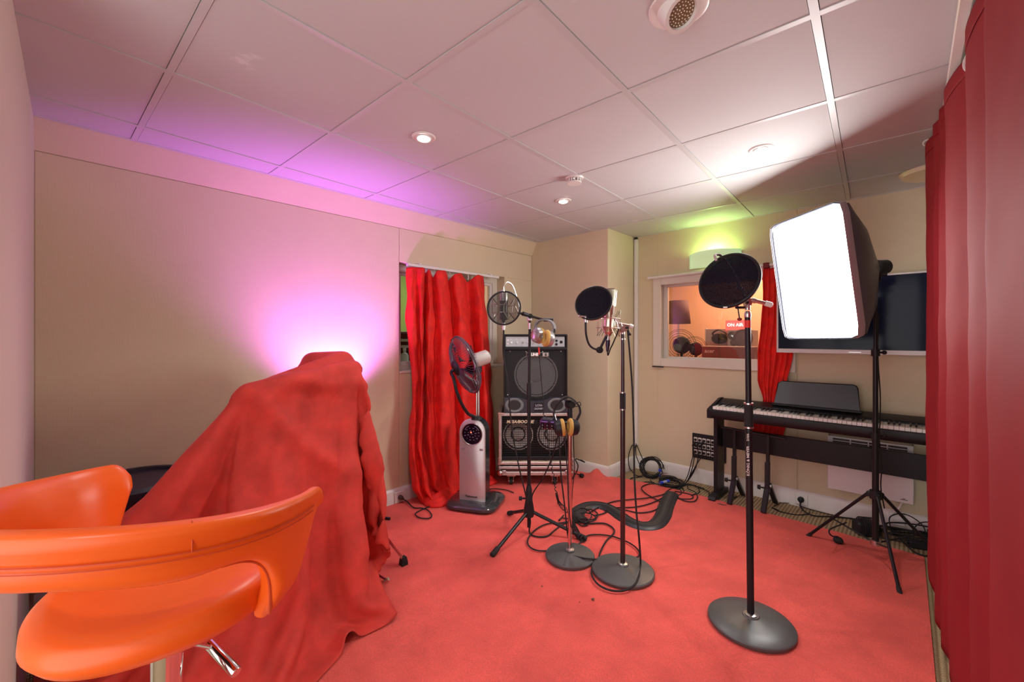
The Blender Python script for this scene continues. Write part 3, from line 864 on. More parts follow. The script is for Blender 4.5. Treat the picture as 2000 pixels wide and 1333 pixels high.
def drum_stand(loc, feet, label, hub_z, top):
    t = thing('drum_stand', label, 'drum hardware', loc)
    c = V(loc)
    MB().cyl(c + V((0, 0, .1)), top, .012).build('column', M_CHROME, t, True)
    for f_ in feet:
        f_ = V(f_); a = c + V((0, 0, hub_z)); d = (f_ - a); side = d.cross(V((0, 0, 1))).normalized()
        b = MB()
        for s_ in (-1, 1):
            b.tube([a + side * s_ * .008, a.lerp(f_, .5) + side * s_ * .012, f_ + V((0, 0, .03)) + side * s_ * .006], .006, 6)
        lg = b.build('leg', M_CHROME, t, True)
        b = MB(); b.loft([[f_ + V((x * w, y * w, z)) for x, y in ((-1, -1), (1, -1), (1, 1), (-1, 1))] for z, w in ((.0, .018), (.02, .017), (.045, .012))])
        for z in (.01, .02, .03): b.box(f_ + V((0, 0, z)), (.037 - z * .2, .037 - z * .2, .004), .001)
        b.build('rubber_foot', M_RUBBER, lg, True)
        lo = c + V((0, 0, .12)); MB().tube([lo, a.lerp(f_, .45)], .006, 6).build('brace', M_CHROME, t, True)
    return t
drum_stand((-2.14, 1.04, .012), [(-2.019, 1.255, .012), (-2.241, 1.23, .012), (-2.16, .80, .012)], 'chrome double braced cymbal stand legs under the red cover', .42, V((-2.13, 1.04, 1.03)))
t = thing('drum_pedal', 'small chrome spur foot poking from under the red cover', 'drum hardware', (-1.95, 1.07, .012))
b = MB(); b.cyl((-2.02, 1.06, .06), (-1.938, 1.107, .022), .006, .006, 10); b.build('rod', M_CHROME, t, True)
b = MB(); b.cyl((-1.946, 1.10, .0135), (-1.93, 1.112, .03), .009, .009, 10); b.build('tip', M_CHROME, t, True)
t = thing('tripod_leg_stand', 'thin black stand foot behind the chrome drum legs', 'stand', (-2.64, 1.44, .012))
b = MB(); b.cyl((-2.69, 1.40, .04), (-2.575, 1.497, .022), .009, .009, 10); b.build('foot_tube', M_BLKMET, t, True)
b = MB(); b.cyl((-2.69, 1.40, .012), (-2.69, 1.40, .6), .01); b.build('pole', M_BLKMET, t, True)

# dark drum between the cover and the wall
c = V((-2.55, .185, .012))
t = thing('floor_tom', 'dark navy drum with rounded hoop between red cover and wall', 'drum', c)
MB().lathe([(.001, .18), (.195, .18), (.2, .185), (.2, .585), (.195, .59), (.001, .59)], 40, Matrix.Translation(c)).build('shell', M_NAVY, t, True)
b = MB(); b.lathe([(.195, .57), (.213, .57), (.215, .60), (.205, .615), (.19, .612), (.188, .595)], 40, Matrix.Translation(c)); b.build('hoop', M_NAVY, t, True)
MB().lathe([(.001, .592), (.19, .592), (.19, .597), (.001, .597)], 40, Matrix.Translation(c)).build('drum_head', mat('dark_drum_head', (.03, .025, .04), .5), t, True)
for k in range(3):
    a = .5 + k * 2.094
    q = c + V((.195 * math.cos(a), .195 * math.sin(a), 0)); q.x = max(q.x, -2.76); q.y = max(q.y, -.07)
    MB().cyl(q, q + V((0, 0, .35)), .007, .007, 8).build('leg', M_CHROME, t, True)
# ================================================================== ORANGE STOOL
SCX = V((-1.156, .139, 0))
t = thing('bar_stool', 'orange leatherette bar stool with wrap-around back and chrome lever', 'stool', (SCX.x, SCX.y, .012))
az = math.atan2(SCX.x, SCX.y)                        # bearing of the stool from the camera
FACE = az + math.radians(46)                         # bearing the stool faces
def spol(al, r, z):                                  # al: degrees from facing direction, clockwise
    a = FACE + math.radians(al)
    return V((SCX.x + r * math.sin(a), SCX.y + r * math.cos(a), z))
# seat: cushion with a dished top, slightly longer towards the front
rows = []
prof = [(.02, .678), (.10, .676), (.165, .682), (.198, .695), (.212, .715), (.210, .736), (.196, .751), (.170, .757), (.12, .752), (.06, .747), (.004, .745)]
for r, z in prof:
    row = []
    for k in range(64):
        al = 360 * k / 64
        ca = math.cos(math.radians(al)); sa = math.sin(math.radians(al))
        rr = r * (1 + .05 * max(0, ca)) * (1 + .02 * math.cos(math.radians(4 * al)))
        zz = z + .010 * (r / .2) ** 2 * abs(sa) ** 2 * (1 if z > .72 else 0) - .012 * (r / .2) ** 3 * max(0, ca) ** 2
        row.append(spol(al, rr, zz))
    rows.append(row)
b = MB(); b.loft(rows)
b.build('seat', M_ORANGE, t, True, angle=80)
# wrap-around back: columns from one arm end to the other
E0 = 68.0                                            # half opening between the arm ends
def lower(a):
    e = abs(a) - (E0 if a > 0 else 60.0)                                  # 0 at the arm ends
    if e < 15: return .685 + .215 * ((15 - e) / 15) ** 1.25
    if e < 24: return .685
    if e < 50:
        s_ = (e - 24) / 26
        return .685 + .175 * math.sqrt(max(0, 1 - (1 - s_) ** 2.2))
    return .86 + .030 * smooth((e - 55) / 45)
def upper(a):
    e = abs(a) - (E0 if a > 0 else 60.0)
    z = (.930 if a > 0 else .948) + (.058 if a > 0 else .040) * smooth(e / 105)
    if e < 7: z -= .035 * ((7 - e) / 7) ** 2.2
    return z
cols = []; A = []
a = -60.3
while a >= -360 + E0 + .3:
    A.append(a); a -= 1.5
for a in A:
    al = a if a > -180 else a + 360
    zl, zu = lower(al), upper(al)
    if zu - zl < .03: zl = zu - .03
    h2 = (zu - zl) / 2; zc = (zu + zl) / 2
    e = abs(al); th = .027 - .008 * smooth((100 - e) / 30)
    ring = []
    for k in range(28):
        q = 2 * PI * k / 28; cq, sq = math.cos(q), math.sin(q)
        p = 3.2; m_ = (abs(cq) ** p + abs(sq) ** p) ** (-1 / p)
        z = zc + h2 * sq * m_
        rad = .232 + (z - .64) * .15 + th * cq * m_ + .012 * smooth((z - zu + .05) / .05) + .012 * smooth((98 - e) / 30) - .022 * smooth((.755 - z) / .07)
        ring.append(spol(al, rad, z))
    cols.append(ring)
b = MB(); b.loft(cols)
bk = b.build('backrest', M_ORANGE, t, True, angle=80)
b = MB()
for off in (.036, .046):
    path = []
    for a in A[6:-6]:
        al = a if a > -180 else a + 360
        z = upper(al) - off - .012 * smooth((abs(al) - 70) / 60)
        path.append(spol(al, .232 + (z - .64) * .15 + .0275 - .008 * smooth((100 - abs(al)) / 30) + .003 + .012 * smooth((98 - abs(al)) / 30), z))
    b.tube(path, .0016 if off == .036 else .0010, 5)
path = []
for k in range(12):
    z = upper(128) - .048 + .05 * k / 11
    path.append(spol(128, .232 + (z - .64) * .15 + .0285 + .003 - .012 * (k / 11) ** 3, z))
b.tube(path, .0012, 5)
b.build('stitching', M_STITCH, bk, True)
path = [spol(al, .2355 + (z - .64) * .15, z - .001) for al, z in ((118, .861), (112, .856), (106, .843), (101, .823), (97, .795), (94.5, .765), (93, .735), (92, .70))]
MB().tube(catmull(path, 4), .0035, 6).build('piping', M_STITCH, bk, True)
MB().box((0, 0, .664), (.19, .17, .03), .008, Matrix.Translation(V((SCX.x, SCX.y, 0))) @ Matrix.Rotation(-FACE, 4, 'Z')).build('swivel_plate', M_BLK, t, True)
MB().lathe([(.028, .30), (.028, .655), (.034, .66)], 28, Matrix.Translation(V((SCX.x, SCX.y, 0)))).build('gas_lift_sleeve', M_CHROME, t, True)
MB().lathe([(.038, .04), (.038, .30), (.03, .305)], 28, Matrix.Translation(V((SCX.x, SCX.y, 0)))).build('column', M_CHROME, t, True)
MB().lathe([(.001, .018), (.20, .018), (.205, .022), (.20, .03), (.10, .045), (.04, .06), (.001, .06)], 48, Matrix.Translation(V((SCX.x, SCX.y, -.006)))).build('base', M_CHROME, t, True)
q0 = V((SCX.x, SCX.y, .62)); q1 = at(408, 1258, 1.03); q2 = at(462, 1315, .985)
MB().cyl(q0, q1.lerp(q2, .15), .005, .005, 10).build('lever_rod', M_CHROME, t, True)
MB().tube([q1, q1.lerp(q2, .02), q1.lerp(q2, .98), q2], [.010, .0125, .0125, .011], 18).build('lever_handle', M_CHROME, t, True)

# ================================================================== CURTAINS
def curtain_mesh(keys, nz=60, sub=6, wr=.004, seed=1, top_scallop=None):
    """keys: list of (z, [(x,y)...]) rows of plan points, top to bottom"""
    K = [(z if isinstance(z, (list, tuple)) else [z] * len(p), catmull([V((x, y, 0)) for x, y in p], sub)) for z, p in keys]
    m = len(K[0][1]); rs = np.random.RandomState(seed); ph = rs.rand(8) * 6
    rows = []
    for j in range(nz + 1):
        t_ = j / nz * (len(K) - 1); i = min(int(t_), len(K) - 2); f = t_ - i
        f2 = f * f * (3 - 2 * f) * .5 + f * .5
        row = []
        for k in range(m):
            za = K[i][0]; zb = K[i + 1][0]
            ia = min(len(za) - 1, k / max(1, m - 1) * (len(za) - 1)); l = min(int(ia), len(za) - 2); q = ia - l
            z_a = za[l] * (1 - q) + za[l + 1] * q; z_b = zb[l] * (1 - q) + zb[l + 1] * q
            p = K[i][1][k].lerp(K[i + 1][1][k], f2)
            z = z_a + (z_b - z_a) * f
            w = wr * math.sin(z * 11 + k * .35 + ph[0]) * math.sin(z * 5 + k * .11 + ph[1]) + wr * .5 * math.sin(z * 23 - k * .6 + ph[2])
            row.append(V((p.x + w, p.y + w * .7, z)))
        rows.append(row)
    return rows
def curtain_obj(rows, name, m, parent, thick=.003, label=None):
    b = MB(); b.grid(rows)
    o = b.build(name, m, parent, True, angle=0, label=label)
    for pl in o.data.polygons: pl.use_smooth = True
    s_ = o.modifiers.new('thick', 'SOLIDIFY'); s_.thickness = thick; s_.offset = 0
    return o

# --- crimson curtain on the right
def ky(px, Y): return (wY(px, 600, Y).x, Y)
plan = [(1809, 2.83), (1811, 2.74), (1834, 2.60), (1824, 2.54), (1850, 2.43), (1836, 2.39), (1862, 2.28), (1846, 2.22), (1866, 2.08), (1908, 1.93), (1888, 1.84), (1904, 1.70), (1949, 1.53), (1924, 1.46), (1952, 1.30), (2010, 1.08), (2060, .84)]
P0 = [ky(a, y) for a, y in plan]
def shift(P_, amp, ph, tilt): return [(x + amp * math.sin(i * 1.9 + ph) + tilt, y + amp * .8 * math.cos(i * 1.3 + ph)) for i, (x, y) in enumerate(P_)]
zb = [.145, .13, .10, .05, .03, .03, .03, .03, .03, .03, .03, .03, .03, .03, .03, .03, .03]
t = thing('pleated_curtain', 'long crimson satin curtain hanging in pleats from the ceiling', 'curtain', (.11, 1.8, .02))
rows = curtain_mesh([(2.175, P0), (1.5, shift(P0, .004, 1, .0)), (.8, shift(P0, .006, 2.2, .003)), (zb, shift(P0, .005, .3, .006))], 70, 6, .0015, 4)
curtain_obj(rows, 'cloth', M_SATIN, t)
rows = [[p + V((-.0025, -.0015, 0)) for p in r] for r in curtain_mesh([(2.176, P0), (2.12, P0)], 4, 6, 0, 4)]
curtain_obj(rows, 'heading_band', M_SATIN, t, .002)
b = MB(); b.box((.115, 1.9, 2.212), (.03, 2.3, .02), .003); b.build('rail', M_PLASTW, t, True)
for (a, y) in ((1904, 1.84), (1853, 2.40), (1834, 2.57), (1946, 1.46), (1811, 2.78), (1990, 1.15)):
    x = wY(a, 600, y).x
    b = MB(); b.torus((x, y, 2.186), (0, 1, 0), .014, .0035, 18, 6); b.build('curtain_ring', M_PLASTW, t, True)
x, y = ky(1901, 1.93)
b = MB(); b.torus((x - .004, y, 2.13), (.6, 1, 0), .022, .006, 22, 8, .7, 1.2); b.build('curtain_hook', M_PLASTW, t, True)

# --- bright red velvet curtain at the left window
def k1(px, X): 
    p = wX(px, 600, X); return (p.x, p.y)
top = [(793, -2.785), (803, -2.75), (812, -2.765), (825, -2.735), (830, -2.80), (838, -2.745), (846, -2.80), (855, -2.735), (868, -2.74), (876, -2.81), (888, -2.74), (902, -2.735), (912, -2.81), (925, -2.755), (934, -2.735), (944, -2.78)]
Pt = [k1(a, x) for a, x in top]
ztop = [1.795, 1.80, 1.806, 1.806, 1.77, 1.802, 1.75, 1.80, 1.806, 1.735, 1.79, 1.806, 1.745, 1.79, 1.812, 1.815]
mid = [(793, -2.77), (805, -2.73), (818, -2.75), (824, -2.71), (829, -2.79), (837, -2.73), (850, -2.76), (862, -2.72), (874, -2.73), (884, -2.78), (897, -2.73), (910, -2.74), (921, -2.79), (932, -2.74), (941, -2.72), (951, -2.76)]
low = [(806, -2.75), (812, -2.70), (819, -2.73), (825, -2.69), (829, -2.78), (836, -2.70), (850, -2.73), (862, -2.68), (876, -2.69), (888, -2.75), (903, -2.69), (918, -2.70), (930, -2.76), (942, -2.70), (950, -2.69), (959, -2.74)]
lo2 = [(797, -2.72), (805, -2.65), (813, -2.68), (821, -2.63), (828, -2.74), (838, -2.63), (852, -2.66), (866, -2.60), (880, -2.62), (893, -2.70), (908, -2.62), (923, -2.64), (935, -2.71), (946, -2.64), (954, -2.63), (964, -2.70)]
lo3 = [(806, -2.70), (814, -2.64), (822, -2.67), (832, -2.60), (840, -2.69), (850, -2.60), (864, -2.65), (876, -2.60), (888, -2.63), (900, -2.66), (912, -2.58), (926, -2.60), (938, -2.69), (949, -2.62), (957, -2.61), (966, -2.68)]
lo4 = [(818, -2.71), (828, -2.63), (836, -2.65), (846, -2.57), (856, -2.66), (866, -2.58), (876, -2.62), (884, -2.58), (892, -2.62), (903, -2.62), (914, -2.56), (928, -2.58), (940, -2.67), (950, -2.60), (958, -2.59), (967, -2.66)]
t = thing('window_curtain', 'bright red velvet curtain bunched over a window behind the fan', 'curtain', (-2.72, 2.1, .012))
def deep(L, k=1.7):
    mx = sum(x for _, x in L) / len(L); return [(p_, max(-2.80, mx + (x - mx) * k + .012)) for p_, x in L]
mid, low, lo2 = deep(mid), deep(low), deep(lo2, 1.4)
keys = [(ztop, Pt), (1.42, [k1(*q) for q in mid]), (.92, [k1(*q) for q in low]), (.45, [k1(*q) for q in lo2]), (.14, [k1(*q) for q in lo3]), (.03, [k1(*q) for q in lo4])]
curtain_obj(curtain_mesh(keys, 110, 6, .006, 2), 'cloth', M_VELVET, t, .004)
# folds of cloth lying on the rug
def fold(pts, w, hgt, seed):
    rs = np.random.RandomState(seed); b = MB(); path = catmull([V(p) for p in pts], 8); rows = []
    for i, p in enumerate(path):
        d = (path[min(i + 1, len(path) - 1)] - path[max(i - 1, 0)]); s_ = d.cross(V((0, 0, 1))).normalized()
        e = math.sin(PI * i / (len(path) - 1)) ** .5
        row = []
        for k in range(13):
            u = -1 + 2 * k / 12
            z = .016 + hgt * e * max(0, (1 - u * u)) * (1 + .3 * math.sin(6 * u + i * .4 + seed))
            row.append(p + s_ * (u * w * (.5 + .5 * e)) + V((0, 0, z)))
        rows.append(row)
    b.grid(rows); o = b.build('floor_fold', M_VELVET, t, True, angle=0)
    for pl in o.data.polygons: pl.use_smooth = True
    s2 = o.modifiers.new('thick', 'SOLIDIFY'); s2.thickness = .004; s2.offset = 0
F = lambda px, py: tuple(fl(px, py))
fold([F(826, 975), F(845, 985), F(870, 978), F(895, 968)], .075, .07, 1)
fold([F(832, 988), F(855, 990), F(876, 982)], .06, .05, 2)
fold([F(825, 962), F(850, 966), F(880, 958), F(910, 950)], .08, .12, 3)
fold([F(940, 950), F(955, 947), F(966, 950)], .07, .05, 4)
# rail in the window head
t = thing('curtain_rail', 'white curtain rail with end brackets above the velvet curtain', 'curtain rail', (-2.82, 2.2, 1.83))
pa, pb = wX(795, 518, -2.80), wX(973, 547, -2.80)
MB().span((-2.815, pa.y, 1.814), (-2.785, pb.y, 1.836), .002).build('rail', M_PLASTW, t, True)
for px in (819, 957):
    y = wX(px, 520, -2.80).y; MB().span((-2.822, y - .012, 1.832), (-2.782, y + .012, 1.845), .002).build('bracket', M_PLASTW, t, True)
for px in (831, 848, 878, 914, 930):
    y = wX(px, 540, -2.80).y; MB().tube([(-2.80, y, 1.815), (-2.80, y + .006, 1.79), (-2.80, y, 1.765)], .004, 6).build('glider', M_PLASTW, t, True)

# --- red curtain tied beside the back window
t = thing('gathered_curtain', 'narrow bright red curtain gathered beside the television', 'curtain', (-.72, 3.70, .37))
def k2(px, Y): return (wY(px, 600, Y).x, Y)
def rowp(a, c, y0_, amp, n=13): return [k2(a + (c - a) * i / (n - 1), y0_ + amp * (1 if i % 2 else -1) * (.6 + .4 * math.sin(i * 2.1))) for i in range(n)]
keys = [([1.815, 1.80, 1.815, 1.80, 1.81], rowp(1491, 1552, 3.725, .014)), (1.45, rowp(1488, 1556, 3.72, .018)), (1.12, rowp(1480, 1548, 3.715, .02)), (.93, rowp(1481, 1536, 3.715, .02)), (.78, rowp(1490, 1518, 3.715, .018)), (.60, rowp(1472, 1535, 3.715, .016)), (.38, rowp(1462, 1520, 3.715, .016))]
curtain_obj(curtain_mesh(keys, 80, 5, .003, 9), 'cloth', M_VELVET, t, .003)
b = MB(); b.box(wY(1497, 519, 3.72), (.045, .03, .045), .006); b.build('tab', mat('maroon_tab', (.16, .01, .015), .7), t, True)
t = thing('blind_rod', 'white curtain rod above the control room window', 'curtain rod', (-1.2, 3.73, 1.83))
MB().cyl((-1.765, 3.722, 1.818), (-.60, 3.722, 1.828), .013, .013, 14).build('rod', M_PLASTW, t, True)
MB().sphere((-1.768, 3.722, 1.818), .017, 12, 8).build('end_knob', M_PLASTW, t, True)
for x in (-1.70, -.66): MB().span((x - .012, 3.722, 1.80), (x + .012, 3.7545, 1.83), .003).build('bracket', M_PLASTW, t, True)

# ================================================================== TELEVISION
TX0, TX1, TZ0, TZ1, TY = -.726, .225, 1.150, 1.682, 3.672
t = thing('television', 'wide flat television with dark screen and thin white bezel', 'television', (-.25, TY, TZ0))
b = MB(); b.span((TX0, TY, TZ0), (TX1, TY + .035, TZ1), .004); b.build('housing', M_PLASTW, t, True)
b = MB(); bz = .012
b.span((TX0, TY - .006, TZ0), (TX0 + bz, TY + .002, TZ1), .002); b.span((TX1 - bz, TY - .006, TZ0), (TX1, TY + .002, TZ1), .002)
b.span((TX0 + bz, TY - .006, TZ1 - bz), (TX1 - bz, TY + .002, TZ1), .002); b.span((TX0 + bz, TY - .006, TZ0), (TX1 - bz, TY + .002, TZ0 + .03), .002)
b.build('bezel', mat('white_tv_bezel', (.72, .68, .68), .3), t, True)
MB().span((TX0 + bz, TY - .0025, TZ0 + .03), (TX1 - bz, TY + .001, TZ1 - bz)).build('screen', M_SCREEN, t, True, angle=0)
MB().span((-.30, TY - .0075, TZ0 + .010), (-.235, TY - .0055, TZ0 + .015)).build('badge', M_SILVER, t, True)
MB().span((-.45, TY + .03, 1.30), (.0, YB + .0, 1.55), .003).build('wall_mount', M_BLK, t, True)

# ================================================================== CONVECTOR HEATER
HX0, HX1, HZ0, HZ1, HY = -.417, .022, .200, .572, 3.672
t = thing('wall_heater', 'white panel convector heater with slotted grille under the piano', 'heater', (-.2, YB, HZ0))
b = MB()
b.span((HX0, HY, HZ0), (HX1, HY + .012, HZ1 - .098), .003); b.span((HX0, HY, HZ1 - .012), (HX1, HY + .012, HZ1), .003)
b.span((HX0, HY, HZ1 - .10), (HX0 + .03, HY + .012, HZ1 - .01), .003); b.span((HX1 - .03, HY, HZ1 - .10), (HX1, HY + .012, HZ1 - .01), .003)
b.span((HX0, HY + .01, HZ0), (HX0 + .012, YB - .01, HZ1), .002); b.span((HX1 - .012, HY + .01, HZ0), (HX1, YB - .01, HZ1), .002)
b.span((HX0, HY + .01, HZ1 - .012), (HX1, YB - .01, HZ1), .002); b.span((HX0, HY + .01, HZ0), (HX1, YB - .01, HZ0 + .012), .002)
M_HEAT = mat('white_enamel', (.72, .68, .67), .3)
b.build('case', M_HEAT, t, True)
MB().span((HX0 + .01, HY + .03, HZ1 - .11), (HX1 - .01, HY + .035, HZ1 - .01)).build('dark_interior', mat('dark_heater_core', (.10, .07, .06), .8), t, True)
for k in range(1, 5):
    z = HZ1 - .010 - k * .018
    MB().box(((HX0 + HX1) / 2, HY + .006, z), (HX1 - HX0 - .055, .008, .007), .0015).build('slat', M_HEAT, t, True)
for k in range(1, 4):
    x = HX0 + .03 + k * (HX1 - HX0 - .06) / 4
    MB().box((x, HY + .006, HZ1 - .055), (.008, .010, .09), .0015).build('mullion', M_HEAT, t, True)
b = MB(); b.box((HX1 - .045, HY - .0004, HZ0 + .022), (.035, .001, .004)); b.box((HX1 - .045, HY - .0004, HZ0 + .029), (.012, .001, .004)); b.build('maker_mark', M_BLACKP, t, True)
MB().tube(catmull([(-.03, 3.70, .20), (-.05, 3.70, .15), (-.075, 3.725, .105), (-.08, 3.737, .09)], 5), .006, 6).build('power_lead', M_PLASTW, t, True)
# ================================================================== DIGITAL PIANO
PX0, PX1, PY0, PY1 = -1.135, .215, 3.385, 3.675
t = thing('digital_piano', 'long black digital piano with white keys on its own stand', 'piano', (-.45, 3.5, 0))
b = MB()
prof = [(PY0, .655), (PY0 - .004, .67), (PY0, .703), (PY0 + .012, .706), (PY0 + .016, .690), (PY1, .690), (PY1, .640), (PY0 + .01, .640)]
b.loft([[V((x, y, z)) for y, z in prof] for x in (PX0 + .008, PX1 - .008)])
b.build('key_bed', M_PIANO, t, True)
b = MB()
prof = [(3.545, .690), (3.545, .738), (3.55, .745), (3.62, .765), (PY1 - .01, .768), (PY1, .76), (PY1, .690)]
b.loft([[V((x, y, z)) for y, z in prof] for x in (PX0 + .03, PX1 - .03)])
b.build('control_panel', M_PIANO, t, True)
for x0_, x1_ in ((PX0, PX0 + .034), (PX1 - .034, PX1)):
    b = MB(); prof = [(PY0 - .002, .64), (PY0 - .004, .70), (PY0 + .01, .712), (PY0 + .10, .748), (3.60, .775), (PY1, .772), (PY1 + .004, .64)]
    sx = .016 if x0_ < -.5 else -.016
    b.loft([[V((x0_ + (max(0, sx) if z > .74 else 0), y, z)) for y, z in prof], [V((x1_ + (min(0, sx) if z > .74 else 0), y, z)) for y, z in prof]])
    b.build('end_block', M_PIANO, t, True)
kx0, kx1 = PX0 + .036, PX1 - .036
kw = (kx1 - kx0) / 52
wk = MB(); wk.box((0, 0, 0), (kw - .0012, .150, .022), .0016); wk0 = wk.build('white_key', M_KEYW, t)
bkk = MB(); bkk.loft([[V((s_ * .0052, y, z)) for s_, y, z in ((-1, -.048, 0), (1, -.048, 0), (1, .048, 0), (-1, .048, 0))], [V((s_ * .0042, y, z)) for s_, y, z in ((-1, -.040, .013), (1, -.040, .013), (1, .048, .013), (-1, .048, .013))]])
bk0 = bkk.build('black_key', M_KEYB, t)
TL = V(t.location)
for i in range(52):
    o = wk0 if i == 0 else copy_part(wk0, t)
    o.location = V((kx0 + kw * (i + .5), PY0 + .018 + .075, .719)) - TL
first = True
for i in range(51):
    if (i + 5) % 7 in (2, 6): continue
    o = bk0 if first else copy_part(bk0, t); first = False
    o.location = V((kx0 + kw * (i + 1), PY0 + .118, .728)) - TL
# music rest
b = MB()
bl, br = V((-.728, 3.60, .768)), V((-.235, 3.60, .768))
tl, tr = V((-.705, 3.655, .932)), V((-.255, 3.655, .936))
nrm = (br - bl).cross(tl - bl).normalized()
out = [bl, br] + [tr + (br - tr).normalized() * .02, tr + (tl - tr).normalized() * .006 + (br - tr).normalized() * .006, tr + (tl - tr).normalized() * .02] + [tl + (tr - tl).normalized() * .02, tl + (bl - tl).normalized() * .012]
b.loft([[p for p in out], [p - nrm * -.010 for p in out]]); b.build('music_rest', M_GREYREST, t, True)
b = MB(); b.tube([p + nrm * .003 for p in out], .0075, 6, closed=True); b.build('music_rest_rim', M_PIANO, t, True)
MB().span((-.74, 3.575, .762), (-.225, 3.612, .778), .003).build('rest_ledge', M_PIANO, t, True)
MB().span((-.62, 3.585, .7605), (-.45, 3.59, .7625)).build('panel_line', mat('grey_print', (.25, .25, .25), .5), t, True)
# stand
for x in (-1.095, .175):
    b = MB(); b.span((x - .014, 3.455, .035), (x + .014, 3.625, .64), .003); b.build('stand_panel', M_PIANO, t, True)
    b = MB(); prof = [(3.365, .0), (3.362, .022), (3.375, .040), (3.44, .052), (3.60, .052), (3.69, .040), (3.70, .02), (3.695, .0)]
    b.loft([[V((x + s_, y, z)) for y, z in prof] for s_ in (-.024, .024)]); b.build('stand_foot', M_BLK, t, True)
MB().span((-1.081, 3.575, .388), (.161, 3.595, .545), .002).build('stand_crossbar', M_PIANO, t, True)
MB().box((.06, PY0 + .004, .665), (.006, .012, .006), .001).build('jack', M_SILVER, t, True)

# ================================================================== FOLDING KEYBOARD STAND UNDER THE PIANO
t = thing('folding_stand', 'black folding steel instrument stand under the piano end', 'stand', (-.87, 3.45, 0))
MB().cyl((-1.06, 3.475, .565), (-.635, 3.475, .545), .011, .011, 12).build('cross_tube', M_BLKMET, t, True)
for x in (-.962, -.74):
    b = MB()
    def bar(p, q, w, d):
        p, q = V(p), V(q); dd = q - p; M_ = axis_matrix((p + q) / 2, dd)
        b.box((0, 0, 0), (w, d, dd.length), .003, M_)
    bar((x, 3.475, .56), (x - .002, 3.47, .18), .030, .022); b.build('post', M_BLKMET, t, True)
    b = MB(); bar((x - .003, 3.47, .36), (x - .003, 3.465, .14), .038, .030); b.build('sleeve', M_BLK, t, True)
    b = MB(); bar((x - .002, 3.475, .20), (x - .012, 3.385, .014), .034, .024); b.build('front_foot', M_BLKMET, t, True)
    b = MB(); bar((x + .0, 3.485, .20), (x + .008, 3.66, .014), .034, .022); b.build('rear_foot', M_BLKMET, t, True)
    b = MB(); b.cyl((x - .02, 3.46, .17), (x - .055, 3.455, .17), .006); b.cyl((x - .045, 3.456, .17), (x - .065, 3.453, .17), .017, .014, 10); b.build('knob', M_RUBBER, t, True)
    b = MB(); b.cyl((x - .02, 3.472, .19), (x + .02, 3.472, .19), .012, .012, 10); b.build('hinge', M_SILVER, t, True)

# ================================================================== XLR WALL PANEL
QX0, QX1, QZ0, QZ1 = -1.378, -1.105, .212, .425
t = thing('connector_panel', 'black wall panel with rows of white labelled audio sockets', 'socket panel', (-1.24, YB, QZ0))
MB().span((QX0, YB - .012, QZ0), (QX1, YB, QZ1), .002).build('plate', M_BLK, t, True)
for r in range(3):
    for c_ in range(7):
        x = QX0 + .030 + c_ * .0355; z = QZ1 - .052 - r * .053
        s_ = MB().box((x, YB - .014, z), (.028, .005, .038), .001).build('socket_label', M_WHITE, t, True)
        MB().lathe([(.0005, 0), (.0115, 0), (.0118, .004), (.009, .004), (.009, .001), (.0005, .001)], 16, axis_matrix((x, YB - .0165, z - .002), (0, -1, 0))).build('socket', M_BLK, s_, True)
MB().box((-1.18, YB - .013, QZ1 - .012), (.03, .004, .014), .001).build('red_tag', M_REDTAPE, t, True)

# ================================================================== WALL SOCKETS
def outlet(p, nrm, label):
    p = V(p); n = V(nrm); r = V((0, 0, 1)).cross(n)
    t = thing('wall_socket', label, 'socket', p)
    M_ = facing(p, r, (0, 0, 1))
    MB().box((0, 0, .005), (.082, .082, .012), .003, M_).build('plate', M_PLASTW, t, True)
    MB().lathe([(.0005, .004), (.017, .004), (.018, .0115), (.0205, .0118), (.0205, .011)], 24, M_, False).build('recess', M_WHITE, t, True)
    b = MB()
    for dx, dz in ((-.0095, -.0), (.0095, 0), (0, .010)): b.cyl(M_ @ V((dx, dz, .003)), M_ @ V((dx, dz, .0068)), .0026, .0026, 8)
    b.build('contacts', M_BLACKP, t, True)
    return t
outlet((XA + .017, 1.705, .054), (1, 0, 0), 'white wall socket beside the velvet curtain with a dark plug')
outlet((XP + .017, 3.552, .056), (1, 0, 0), 'white wall socket on the short return beside the corner')
outlet((-1.637, YB - .017, .062), (0, -1, 0), 'empty white wall socket above the coiled cables')
outlet((-.581, YB - .017, .060), (0, -1, 0), 'white wall socket with black plug between folding stand and heater')
outlet((-.06, YB - .017, .070), (0, -1, 0), 'white wall socket under the heater behind the cable heap')

# ================================================================== AMPLIFIER STACK
AO = V((-2.268, 2.672, 0)); AR = .7603
t = thing('speaker_cabinet', 'bass speaker cabinet in aluminium-edged flight case on castors', 'speaker', AO, AR)
CW, CD, CZ0, CZ1 = .31, .38, .104, .628
b = MB(); b.span((-CW + .008, .135, CZ0 + .05), (CW - .008, CD - .004, CZ1 - .008)); b.span((-CW + .008, .02, CZ0 + .05), (-CW + .02, .14, CZ1 - .008)); b.span((CW - .02, .02, CZ0 + .05), (CW - .008, .14, CZ1 - .008)); b.span((-CW + .008, .02, CZ1 - .02), (CW - .008, .14, CZ1 - .008)); b.span((-CW + .008, .03, .20), (CW - .008, .14, .215)); b.build('case_shell', mat('black_case_laminate', (.03, .025, .025), .5), t)
def profile(b, p, q, w=.026): b.span(V(p) - V((w / 2, w / 2, w / 2)), V(q) + V((w / 2, w / 2, w / 2)), .004)
b = MB(); e = .013
for z in (CZ1 - e, .205): profile(b, (-CW + e, e, z), (CW - e, e, z))
for x in (-CW + e, CW - e): profile(b, (x, e, .205), (x, e, CZ1 - e))
